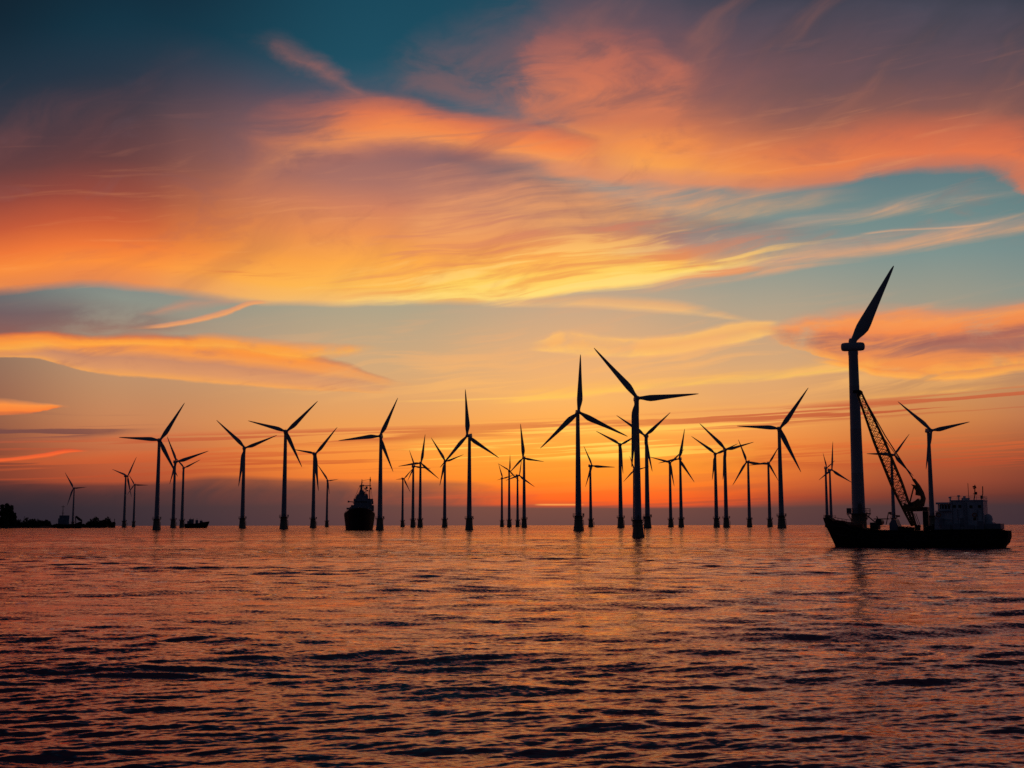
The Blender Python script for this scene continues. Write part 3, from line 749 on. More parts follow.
TURBINES = [
 ("nearest turbine in open water, one blade up-left and one level to the right", 638.2, 537.6, (636.8, 399), [(593.8, 348.8), (697.4, 394.7), (629.8, 468)]),
 ("large turbine left of the nearest one, its top blade upright, the others drooping evenly", 578.6, 531.0, (577.2, 412.8), [(579.2, 354.8), (538.6, 449.2), (625.5, 437)]),
 ("turbine with upright top blade and visible housing, second large one right of the warship", 469.2, 530.2, (467.2, 436), [(465.8, 389.4), (499.0, 459.0), (440.5, 467.5)]),
 ("turbine standing in front of the grey warship, one blade level to the left", 379.8, 530.3, (379.8, 436.5), [(397.6, 398.4), (339, 440.8), (393.6, 472.2)]),
 ("large leftmost turbine, one long blade up-right and one level to the left", 156.3, 530.2, (159.8, 440.5), [(182.2, 402.2), (120.5, 438.8), (177.6, 476.5)]),
 ("turbine crossed by the large leftmost one's third blade, with a blade raised to the right", 173.0, 527.0, (176.5, 462), [(166.3, 437), (207, 450), (170.2, 484.5)]),
 ("thinner turbine close behind, its tower just left of the small dark ship", 181.8, 526.4, (184, 468), [(173.0, 455.5), (199.5, 459.5), (182.5, 487)]),
 ("left one of the slim far pair between the wooded shore and the large leftmost turbine", 124, 525.9, (127.6, 476.2), [(112.4, 470), (135, 456.5), (131.5, 497)]),
 ("right one of the slim far pair, smaller, one blade level to the right", 133.5, 525.9, (134.4, 484.8), [(148, 485.2), (128, 494.8), (128.6, 474.5)]),
 ("small far turbine rising behind the moored workboat at the left", 72.6, 526.3, (73.4, 488.2), [(65.1, 472.6), (86, 487.2), (68.4, 505.5)]),
 ("turbine with two blades raised in a wide V, right of the small dark ship", 242.2, 528.2, (245.0, 448.2), [(216.4, 421.3), (276.2, 434.6), (239.4, 486.6)]),
 ("tall turbine right of the wide V one, third blade pointing down-right", 283.6, 529.2, (285.8, 432), [(248, 422.2), (316, 400.5), (301.6, 467.4)]),
 ("medium turbine between the tall one and the warship, its third blade hanging", 313, 526.6, (315.6, 454), [(336.4, 426.6), (293, 450.2), (318.6, 491)]),
 ("shortest thin turbine directly left of the grey warship", 326.7, 525.8, (328, 480.8), [(317, 464.5), (338.2, 479.2), (329.5, 494)]),
 ("shortest turbine directly right of the grey warship, with crossed short blades", 402.4, 525.9, (404, 478.8), [(412.8, 468), (395.6, 479.8), (410.4, 492.5)]),
 ("thin turbine almost hidden behind its right neighbour's left blade, right of the warship", 412.8, 525.9, (414.6, 466.5), [(409, 450.5), (430.5, 468.5), (407.6, 481)]),
 ("medium turbine right of the warship, its top blade upright and no visible housing", 420, 526.5, (420.2, 463.2), [(424, 434.6), (397.4, 466.8), (438.2, 479)]),
 ("medium turbine with a blade up-left, directly left of the upright one with a housing", 444.6, 526, (445.2, 461.8), [(430.6, 438), (463.2, 454.6), (439.4, 486)]),
 ("leftmost small turbine of the tight cluster of four near the middle", 501.9, 525.7, (502.6, 478.6), [(498.4, 464), (515, 474.6), (496.6, 480.4)]),
 ("second small turbine of the tight middle cluster, thin blade straight up", 509.2, 525.7, (509.2, 471), [(509.6, 455), (497.4, 463.6), (519, 481.5)]),
 ("third small turbine of the tight middle cluster, half hidden by its larger neighbour", 517.6, 525.7, (519.6, 475.6), [(521.6, 459), (505.6, 481), (534.5, 486.6)]),
 ("largest and rightmost turbine of the tight middle cluster, top blade upright", 524.2, 526.9, (523.2, 458.2), [(520.8, 424), (544, 462.2), (508.5, 474)]),
 ("small far turbine alone over the sunset glow, one blade level to the right", 590.8, 525.8, (592.2, 466), [(583.6, 446.4), (614.6, 466.8), (584.8, 487.2)]),
 ("turbine just left of the nearest one, a blade reaching up-left", 620.8, 526.7, (619.5, 445), [(595, 431.4), (638.5, 434), (621.6, 474)]),
 ("turbine just right of the nearest one, a blade up-right, third down its tower", 647.6, 526.3, (645, 436), [(670.8, 413.6), (617, 414.8), (652, 472)]),
 ("faint far turbine half hidden behind the nearest one's tower", 634.5, 525.8, (633.5, 470.5), [(622.4, 482), (629, 456), (648.5, 466.5)]),
 ("left one of the far pair right of the nearest turbine, long blade to the left", 670.8, 525.8, (670.2, 463), [(649.6, 457), (684, 449.5), (673.6, 486.5)]),
 ("right one of the far pair right of the nearest turbine, top blade leaning right", 681.3, 525.8, (679.2, 459), [(685.4, 429.2), (694, 482.6), (658.5, 463)]),
 ("left, smaller one of the close pair with raised blades, right of the middle", 716.6, 525.9, (715.6, 454.2), [(691.8, 436.4), (737.5, 444), (711.5, 480)]),
 ("right, larger one of the close pair with raised blades, right of the middle", 726.4, 526.7, (725.9, 450), [(700.2, 423.8), (753.2, 442.3), (722, 480)]),
 ("far turbine with one blade down-left and one nearly level to the right", 749.6, 525.8, (746.6, 462), [(739.2, 439.2), (732.6, 485.2), (769.5, 465.6)]),
 ("far turbine close behind the tall one left of the crane ship", 769.9, 525.8, (768.9, 463.3), [(779.5, 446), (748.5, 465.5), (777.6, 481)]),
 ("tall turbine left of the crane ship, blades up-right, level left and down-right", 781.8, 528.3, (779.2, 429), [(807.8, 388.4), (737, 426.2), (798.2, 472.6)]),
 ("left one of the small pair by the crane ship's bow", 827.4, 525.7, (826.6, 468), [(823.4, 453), (835, 460.5), (825, 484)]),
 ("right one of the small pair by the crane ship's bow, top blade upright", 831.5, 525.7, (832.4, 470), [(833.6, 441.8), (851.6, 482.8), (819, 480.5)]),
 ("far turbine seen through the crane ship's lattice boom", 894, 526.2, (895.4, 455), [(910.2, 433.8), (868.8, 454.6), (912.6, 476)]),
 ("turbine behind the crane ship between boom and deckhouse, blades in a V", 932.4, 526.6, (931.4, 430.8), [(900, 402.6), (967.3, 421.6), (923.9, 469.8)]),
]
for args in TURBINES:
    turbine(*args)

# the half-built turbine behind the crane ship
def build_unfinished():
    loc, hh, dist = place(859.8, 545.0, 346.5, dist=304.0)
    root = empty("wind_turbine", loc, -math.atan2(loc.x, loc.y), 1.0)
    tag(root, "tallest turbine, unfinished with a single blade fitted, behind the bow of the crane ship", "wind turbine", TURB_GROUP)
    k = hh
    f = MB().lathe([(.038 * k, -.12 * k), (.042 * k, .0), (.039 * k, .05 * k), (.036 * k, .155 * k)], 24).build("foundation", MAT['found'], root, True)
    p = MB().lathe([(.033 * k, .155 * k), (.058 * k, .1555 * k), (.059 * k, .158 * k), (.059 * k, .161 * k), (.033 * k, .1615 * k)], 24)
    for i in range(14):
        a = 2 * math.pi * i / 14
        p.tube([(.057 * k * math.cos(a), .057 * k * math.sin(a), .161 * k), (.057 * k * math.cos(a), .057 * k * math.sin(a), .183 * k)], .05, 5)
        p.tube([(.036 * k * math.cos(a), .036 * k * math.sin(a), .125 * k), (.056 * k * math.cos(a), .056 * k * math.sin(a), .156 * k)], .07, 5)
    for z in (.172, .183):
        p.tube([(.057 * k * math.cos(2 * math.pi * i / 28), .057 * k * math.sin(2 * math.pi * i / 28), z * k) for i in range(29)], .05, 5)
    p.box((-.047 * k, -.015 * k, .174 * k), (1.0, .8, 1.2))
    p.build("platform", MAT['steel'], f)
    pr = [(.0325 * k, .157 * k), (.0320 * k, .20 * k)]
    for z, r in ((.36, .0300), (.58, .0275), (.80, .0248)):
        pr += [((r + .0001) * k, (z - .002) * k), ((r + .0006) * k, z * k), (r * k, (z + .002) * k)]
    pr += [(.0232 * k, .955 * k), (.0245 * k, .960 * k), (.0245 * k, .976 * k)]
    t = MB().lathe(pr, 32).build("tower", MAT['tower'], root, True)
    MB().box((.3, -.0322 * k, .186 * k), (.9, .25, 2.1), bevel=.05).build("door", MAT['steel'], t)
    # housing turned side-on: a capsule across the tower top
    rings = []
    for x, r in ((-.058, .004), (-.0565, .014), (-.051, .0195), (-.040, .0215), (0, .0225), (.040, .0215), (.052, .0195), (.0575, .014), (.0595, .004)):
        rings.append([((x - .001) * k, r * 1.05 * k * math.copysign(abs(math.cos(q)) ** .75, math.cos(q)), k + r * k * math.copysign(abs(math.sin(q)) ** .75, math.sin(q))) for q in [2 * math.pi * i / 22 for i in range(22)]])
    MB().quad_ring(rings).build("nacelle", MAT['nacelle'], root, True)
    h = MB().lathe([(.018 * k, -.004 * k), (.019 * k, .010 * k), (.015 * k, .022 * k)], 18, at=(-.002 * k, 0, k + .020 * k))
    h.build("hub", MAT['nacelle'], root, True)
    b = bpy.data.objects.new("blade", P_BLADE.data); link(b, root)
    mpp = dist / (F * (1 + ((858.6 - W / 2) / F) ** 2) ** 0.5)
    hx, hz = 852.4, 343.0
    lx, lz = (895 - hx) * mpp, (hz - 267) * mpp
    R = math.hypot(lx, lz)
    b.location = (-.002 * k, 0, k + .020 * k); b.rotation_euler = (0, math.atan2(lx, lz), 0); b.scale = (R * 1.42, R * 1.42, R)
    return root, dist
unfinished, UD = build_unfinished()
# ------------------------------------------------------------------ the crane ship
def hull_loft(bow, stern, deck, half, draft=1.6, nu=40, nv=8, flare=0.8):
    """bow(z), stern(z): x of the ends; deck(u): rail height; half(u): half beam at the rail"""
    rings = []
    for i in range(nu + 1):
        u = i / nu; top = deck(u)
        side = []
        for j in range(nv + 1):
            v = j / nv
            z = -draft + (top + draft) * v
            x = bow(z) + (stern(z) - bow(z)) * u
            hb = half(u) * (flare + (1 - flare) * v ** 1.5) * min(1.0, 0.35 + 1.6 * v)
            side.append((x, hb, z))
        rings.append([(x, -y, z) for x, y, z in side[::-1]] + [(x, y, z) for x, y, z in side])
    return rings

def rail(m, pts, h=1.0, r=0.035, every=1.6):
    pts = [Vector(p) for p in pts]
    for z in (h, h * 0.55):
        m.tube([p + Vector((0, 0, z)) for p in pts], r, 5)
    for a, b in zip(pts, pts[1:]):
        n = max(1, int((b - a).length / every))
        for i in range(n + 1):
            p = a.lerp(b, i / n); m.tube([p, p + Vector((0, 0, h))], r, 5)

def crane_ship():
    D = 287.0; YAW = math.radians(9)
    pc = 916.9; yw = 546.0
    d = ray(pc, 540); az = math.atan2(d.x, d.y)
    root = empty("crane_ship", (math.sin(az) * D, math.cos(az) * D, 0), -az - YAW)
    tag(root, "black hulled work ship with a lattice crane and a pale deckhouse aft, right of centre", "ship")
    mpp = D / (F * math.sqrt(1 + ((pc - W / 2) / F) ** 2)) * 1.0
    k = mpp / math.cos(YAW)
    X = lambda px: (px - pc) * k * (0.985 if px < pc else 0.93)
    Z = lambda py: (yw - py) * mpp
    zx = lambda q: X(820 + q / 5.12)           # from enlarged views of the photograph to metres on the ship
    zz = lambda q: Z(470 + q / 5.12)
    bow = lambda z: float(np.interp(z, [-1.6, 0, 3.0, 5.2, 6.8], [zx(98), zx(86), zx(58), zx(34), zx(24)]))
    stern = lambda z: float(np.interp(z, [-1.6, 0, 0.9, 2.4, 4.2], [zx(915), zx(930), zx(952), zx(964), zx(962)]))
    DU = [0, .055, .062, .14, .155, .27, .60, .615, .955, .965, 1]
    DZ = [zz(q) for q in (238, 240, 254, 262, 280, 302, 306, 300, 298, 304, 306)]
    deck = lambda u: float(np.interp(u, DU, DZ))
    half = lambda u: 5.2 * float(np.interp(u, [0, .03, .08, .16, .26, .5, .85, 1], [.05, .30, .56, .82, .97, 1, .97, .86]))
    hull = MB().quad_ring(hull_loft(bow, stern, deck, half, nu=66), closed=True).build("hull", MAT['hull'], root, True)
    m = MB()
    for zf in (.45, .80):
        for s in (-1, 1):
            pts = []
            for i in range(3, 64):
                u = i / 66; z = deck(u) * zf
                x = bow(z) + (stern(z) - bow(z)) * u
                v = (z + 1.6) / (deck(u) + 1.6)
                pts.append((x, s * (half(u) * (.8 + .2 * v ** 1.5) + .05), z))
            m.tube(pts, .12, 6)
    m.build("rubbing_strake", MAT['dark'], hull, True)
    m = MB()
    for i in range(9):                          # tyres hung along the side as fenders
        u = .20 + i * .088; z = deck(u) * .55
        x = bow(z) + (stern(z) - bow(z)) * u; y = -(half(u) * .93 + .28)
        m.tube([(x + .55 * math.cos(q), y, z + .55 * math.sin(q)) for q in [2 * math.pi * j / 12 for j in range(13)]], .17, 6)
    m.build("tyre_fenders", MAT['dark'], hull, True)
    m = MB(); zb = zz(238)
    rail(m, [(zx(30), -.4, zb - .1), (zx(60), -2.2, zb - .15), (zx(76), -2.9, zb - .2)], .7)
    rail(m, [(zx(30), .4, zb - .1), (zx(60), 2.2, zb - .15), (zx(76), 2.9, zb - .2)], .7)
    m.box((zx(50), 0, zb + .25), (1.2, 1.0, .7), bevel=.1)
    m.build("bow_rail", MAT['dark'], root)
    # rails and gear round the turbine's foot, red light painted into their colour
    m = MB(); zd = zz(276)
    rail(m, [(zx(96), -3.0, zd + .6), (zx(165), -4.3, zd + .1), (zx(270), -4.9, zd - .6)], 1.1, .06, 1.1)
    m.box((zx(120), -1.5, zz(268)), (2.0, 1.8, 1.3), bevel=.1); m.box((zx(205), -2.2, zz(285)), (3.2, 1.6, 1.0), bevel=.1)
    m.build("safety_rail", MAT['red'], root)
    # winch and deck gear
    w = MB()
    w.box((zx(296), -1.0, zz(282)), (1.8, 3.2, 1.6), bevel=.1)
    w.tube([(zx(318), -2.2, zz(262)), (zx(318), .8, zz(262))], .75, 14)
    for y in (-2.3, .9): w.lathe([(1.0, 0), (1.0, .12)], 14, at=(zx(318), y, zz(285)))
    w.tube([(zx(232), -1.2, zz(212)), (zx(262), -1.2, zz(232)), (zx(296), -1.2, zz(262))], .13, 6)
    w.tube([(zx(250), -1.2, zz(270)), (zx(258), -1.2, zz(210))], .10, 6)
    w.tube([(zx(290), -1.2, zz(246)), (zx(370), -1.2, zz(246))], .11, 6)
    w.tube([(zx(320), -1.2, zz(275)), (zx(306), -1.2, zz(232))], .12, 6)
    w.tube([(zx(352), -1.2, zz(275)), (zx(366), -1.2, zz(212))], .10, 6)
    w.build("winch", MAT['dark'], root, True)
    MB().prism([(zx(372), zz(306)), (zx(372), zz(270)), (zx(388), zz(246)), (zx(402), zz(248)), (zx(416), zz(284)), (zx(418), zz(306))], -2.4, 2.2).build("hatch_house", MAT['grey'], root)
    m = MB()
    m.tube([(zx(394), -.6, zz(250)), (zx(394), -.6, zz(214))], .10, 6)
    m.tube([(zx(370), -.6, zz(224)), (zx(418), -.6, zz(230))], .08, 6)
    m.box((zx(372), -.6, zz(216)), (.5, .4, .5)); m.box((zx(410), -.6, zz(232)), (.8, .5, .4))
    m.build("derrick_post", MAT['dark'], root)
    m = MB()
    for q in (440, 462, 560, 586):
        m.lathe([(.28, 0), (.24, .6), (.34, .7), (.3, .8)], 10, at=(zx(q), -3.9, zz(304)))
    m.box((zx(452), -1.5, zz(300)), (2.6, 2.2, .8), bevel=.08)
    m.build("bollards", MAT['dark'], root, True)
    # ---- crane: pedestal, slewing house, boom, gantry arm, pendants
    cx = lambda q: X(835 + q / 4.65); cz = lambda q: Z(375 + q / 4.65)
    m = MB().box(((cx(415) + cx(440)) / 2, 0, (cz(630) + cz(735)) / 2), (1.15, 1.6, cz(630) - cz(735)), bevel=.06)
    m.box(((cx(392) + cx(441)) / 2, 0, cz(620)), (cx(441) - cx(392), 3.0, .9), bevel=.08)
    m.lathe([(1.5, 0), (1.5, .5), (1.1, .7)], 20, at=(cx(400), 0, cz(735)))
    m.build("crane_pedestal", MAT['dark'], root)
    cabn = MB().prism([(cx(326), cz(606)), (cx(338), cz(632)), (cx(406), cz(630)), (cx(416), cz(590)), (cx(398), cz(572)), (cx(384), cz(582)), (cx(360), cz(594))], -1.5, 1.5)
    cabn.box((cx(372), -1.9, cz(604)), (1.5, .9, 1.5), bevel=.12)
    ch = cabn.build("crane_house", MAT['crane'], root)
    MB().box((cx(368), -2.37, cz(600)), (.9, .03, .7)).build("window", MAT['glass'], ch)
    g = MB()
    arm = [(cx(408), cz(606)), (cx(419), cz(572)), (cx(413), cz(545)), (cx(399), cz(515)), (cx(376), cz(481))]
    for y in (-.9, .9):
        g.tube([(x, y, z) for x, z in arm], .50, 8, r2=.22)
    g.prism([(cx(384), cz(556)), (cx(404), cz(560)), (cx(414), cz(545)), (cx(398), cz(514)), (cx(380), cz(508)), (cx(366), cz(506)), (cx(376), cz(518)), (cx(386), cz(536))], -.6, .6)
    for i in range(5):
        t = i / 4; a = arm[0]; b = arm[-1]
        q = min(3, int(t * 4)); p = arm[q]
        g.tube([(p[0], -.9, p[1]), (p[0], .9, p[1])], .14, 6)
    g.tube([(cx(352), 0, cz(604)), (cx(378), 0, cz(512))], .16, 6)
    g.build("gantry_arm", MAT['crane'], root, True)
    foot = Vector((X(914.5), 0, Z(524.5))); tip = Vector((X(865.8), 0, Z(389.5)))
    ax = (tip - foot); Lb = ax.length; ax.normalize(); up = Vector((-ax.z, 0, ax.x)); up = -up if up.x < 0 else up
    b = MB(); chords = []
    NB = 22
    wd = lambda t: float(np.interp(t, [0, .08, .3, .62, .93, 1], [.9, 1.4, 2.35, 2.25, 1.2, 1.0]))
    for i in range(NB + 1):
        t = i / NB; w_ = wd(t) / 2; c = foot + ax * Lb * t
        chords.append([c + up * w_ * su + Vector((0, w_ * .9 * sy, 0)) for su, sy in ((-1, -1), (1, -1), (1, 1), (-1, 1))])
    for j in range(4):
        b.tube([c[j] for c in chords], .16, 6)
    for i in range(NB):
        for j in range(4):
            jn = (j + 1) % 4
            b.tube([chords[i][j], chords[i + 1][jn]], .080, 5)
            b.tube([chords[i][j], chords[i][jn]], .065, 5)
            b.tube([chords[i][jn], chords[i + 1][j]], .055, 5)
    for s in (-.5, .5):                          # solid foot legs
        b.tube([foot + Vector((0, s, 0)), foot + ax * Lb * .16 + Vector((0, s, 0))], .22, 6)
    b.build("boom", MAT['crane'], root)
    h = MB().box(tip + Vector((-.5, 0, .35)), (1.7, 1.0, .7), bevel=.08)
    h.box(tip + Vector((-1.2, 0, .25)), (.5, .5, .35))
    for y in (-.3, .3):
        h.tube([tip + Vector((.2, y - .08, .1)), tip + Vector((.2, y + .08, .1))], .55, 14)
    h.build("boom_head", MAT['dark'], root)
    c = MB(); gt = Vector((cx(376), 0, cz(483)))
    for y in (-.85, -.3, .3, .85):
        c.tube([tip + Vector((.4, y * .5, .1)), tip.lerp(gt, .5) + Vector((-.12, y * .7, -.15)), gt + Vector((0, y, 0))], .055, 5)
    mid = foot + ax * Lb * .68 + up * .9
    for y in (-.5, .5):
        c.tube([mid + Vector((0, y, 0)), gt + Vector((.05, y, .05))], .045, 5)
    for q in (386, 394, 402):
        c.tube([(cx(q - 22), .2, cz(640)), (cx(q), .2, cz(705))], .07, 5)
    c.build("pendant_cables", MAT['steel'], root)
    # ---- deckhouse
    m = MB()
    m.prism([(zx(602), zz(304)), (zx(604), zz(270)), (zx(611), zz(240)), (zx(611), zz(214)), (zx(652), zz(208)), (zx(690), zz(208)), (zx(690), zz(304))], -3.9, 3.9)
    m.box(((zx(690) + zx(850)) / 2 + .01, 0, (zz(302) + zz(158)) / 2), (zx(850) - zx(690), 8.2, zz(158) - zz(302)), bevel=.12)
    m.box(((zx(688) + zx(852)) / 2, 0, zz(157)), (zx(853) - zx(688), 8.6, .22), bevel=.05)
    dh = m.build("deckhouse", MAT['white'], root)
    m = MB()                                     # wheelhouse: posts, sill and an overhanging roof
    m.box(((zx(622) + zx(690)) / 2, 0, zz(203)), (zx(690) - zx(622) - .02, 6.9, .5))
    m.box(((zx(614) + zx(692)) / 2, 0, zz(170)), (zx(692) - zx(614), 8.0, .42), bevel=.08)
    for q in (625, 640, 655, 671, 686):
        for y in (-3.3, 3.3): m.box((zx(q), y, (zz(200) + zz(174)) / 2), (.22, .22, zz(172) - zz(202)))
    wh = m.build("wheelhouse", MAT['white'], root)
    m = MB(); m.box(((zx(628) + zx(690)) / 2, -3.22, (zz(200) + zz(175)) / 2), (zx(688) - zx(628), .05, zz(177) - zz(199)))
    m.build("window", MAT['glass'], wh)
    for q, y0 in ((708, 186), (735, 186), (790, 188), (832, 187), (806, 248)):
        MB().box((zx(q), -4.11, zz(y0)), (.62, .06, .62), bevel=.02).build("window", MAT['glass'], dh)
    MB().box((zx(742), -4.11, zz(264)), (.85, .06, 1.9), bevel=.02).build("door", MAT['grey'], dh)
    m = MB()
    rail(m, [(zx(692), -4.1, zz(156)), (zx(850), -4.1, zz(156)), (zx(850), 4.1, zz(156))], .9, .03, 1.2)
    rail(m, [(zx(604), -3.9, zz(302)), (zx(604), -3.9, zz(300)), (zx(690), -4.5, zz(300))], 1.0, .03, 1.2)
    m.build("roof_rail", MAT['white'], root)
    m = MB().lathe([(.0, -1.1), (.75, -.95), (1.0, -.2), (.85, .55), (.4, .95), (0.02, 1.02)], 16, at=(zx(864), -1.5, zz(246)))
    m.box((zx(872), 0, zz(272)), (1.6, 6.0, .8), bevel=.1)
    m.build("life_raft_canister", MAT['white'], root, True)
    m = MB().box(((zx(851) + zx(930)) / 2, 0, zz(284)), (zx(930) - zx(851), 7.6, zz(272) - zz(300)), bevel=.15)
    m.build("aft_house", MAT['grey'], root)
    def mast(parts, label=None):
        mm = MB()
        for pts, r in parts: mm.tube(pts, r, 6)
        return mm
    m = mast([([(zx(772), -1, zz(157)), (zx(771), -1, zz(70))], .055)]); m.build("mast", MAT['dark'], root)
    m = mast([([(zx(794), 0, zz(157)), (zx(800), 0, zz(130)), (zx(803), 0, zz(78))], .11), ([(zx(792), 0, zz(124)), (zx(812), 0, zz(116))], .07), ([(zx(793), 0, zz(98)), (zx(810), 0, zz(92))], .10)])
    m.box((zx(800), 0, zz(88)), (.55, 1.6, .35)); m.box((zx(806), 0, zz(120)), (.5, .5, .6)); m.build("mast", MAT['dark'], root)
    m = mast([([(zx(830), 0, zz(157)), (zx(833), 0, zz(135)), (zx(840), 0, zz(126)), (zx(841), 0, zz(86))], .10)])
    m.box((zx(834), 0, zz(140)), (.5, .5, .7)); m.build("mast", MAT['dark'], root)
    m = MB()                                     # pipes, boxes and ladders on the house side
    for q, y0, y1 in ((698, 165, 296), (724, 200, 300), (768, 168, 300), (820, 205, 300), (846, 165, 298)):
        m.tube([(zx(q), -4.25, zz(y0)), (zx(q), -4.25, zz(y1))], .09, 6)
    for q, y0, w_, h_ in ((716, 285, 1.5, 1.3), (778, 288, 2.0, 1.0), (836, 280, 1.2, 1.9), (664, 288, 1.8, 1.2), (640, 262, 1.0, 1.6)):
        m.box((zx(q), -4.45, zz(y0)), (w_, .7, h_), bevel=.08)
    for i in range(16): m.tube([(zx(752), -4.3, zz(298) + i * .32), (zx(760), -4.3, zz(298) + i * .32)], .03, 4)
    for q in (752, 760): m.tube([(zx(q), -4.3, zz(300)), (zx(q), -4.3, zz(158))], .04, 4)
    m.tube([(zx(606), -4.2, zz(240)), (zx(640), -4.4, zz(252)), (zx(690), -4.4, zz(252))], .08, 5)
    m.box(((zx(612) + zx(690)) / 2, -4.1, zz(209)), (zx(690) - zx(608), .6, .18))
    m.build("deck_fittings", MAT['grey'], root)
    m = MB()
    for q, r_ in ((628, .42), (806, .40)):
        m.tube([(zx(q) + r_ * math.cos(t), -4.3, zz(228) + r_ * math.sin(t)) for t in [2 * math.pi * j / 14 for j in range(15)]], .10, 6)
    m.build("lifebuoy", MAT['orange'], root)
    m = MB()
    for i, (q, w_, d_, h_) in enumerate(((432, 1.3, 1.2, .9), (476, 1.6, 1.4, .7), (508, 1.1, 1.2, 1.2), (574, 1.5, 1.2, 1.0), (596, .8, .8, 1.5))):
        m.box((zx(q), -2.6 + .5 * (i % 3), zz(304) + h_ / 2), (w_, d_, h_), rz=.15 * i, bevel=.06)
    m.tube([(zx(424), -3.9, zz(300)), (zx(470), -4.0, zz(284)), (zx(520), -4.0, zz(298))], .06, 5)
    m.build("deck_cargo", MAT['dark'], root)
    for q, top in ((678, 137), (722, 130), (750, 135)):
        m = MB().lathe([(.16, 0), (.14, zz(top + 8) - zz(164)), (.34, zz(top + 6) - zz(164)), (.30, zz(top) - zz(164)), (.1, zz(top - 1) - zz(164))], 10, at=(zx(q), -1.0, zz(164)))
        m.build("vent", MAT['white'], root, True)
    m = MB().box((zx(752), .5, zz(150)), (1.6, 1.2, .7), bevel=.1); m.build("roof_locker", MAT['white'], root)
    return root
crane_ship()

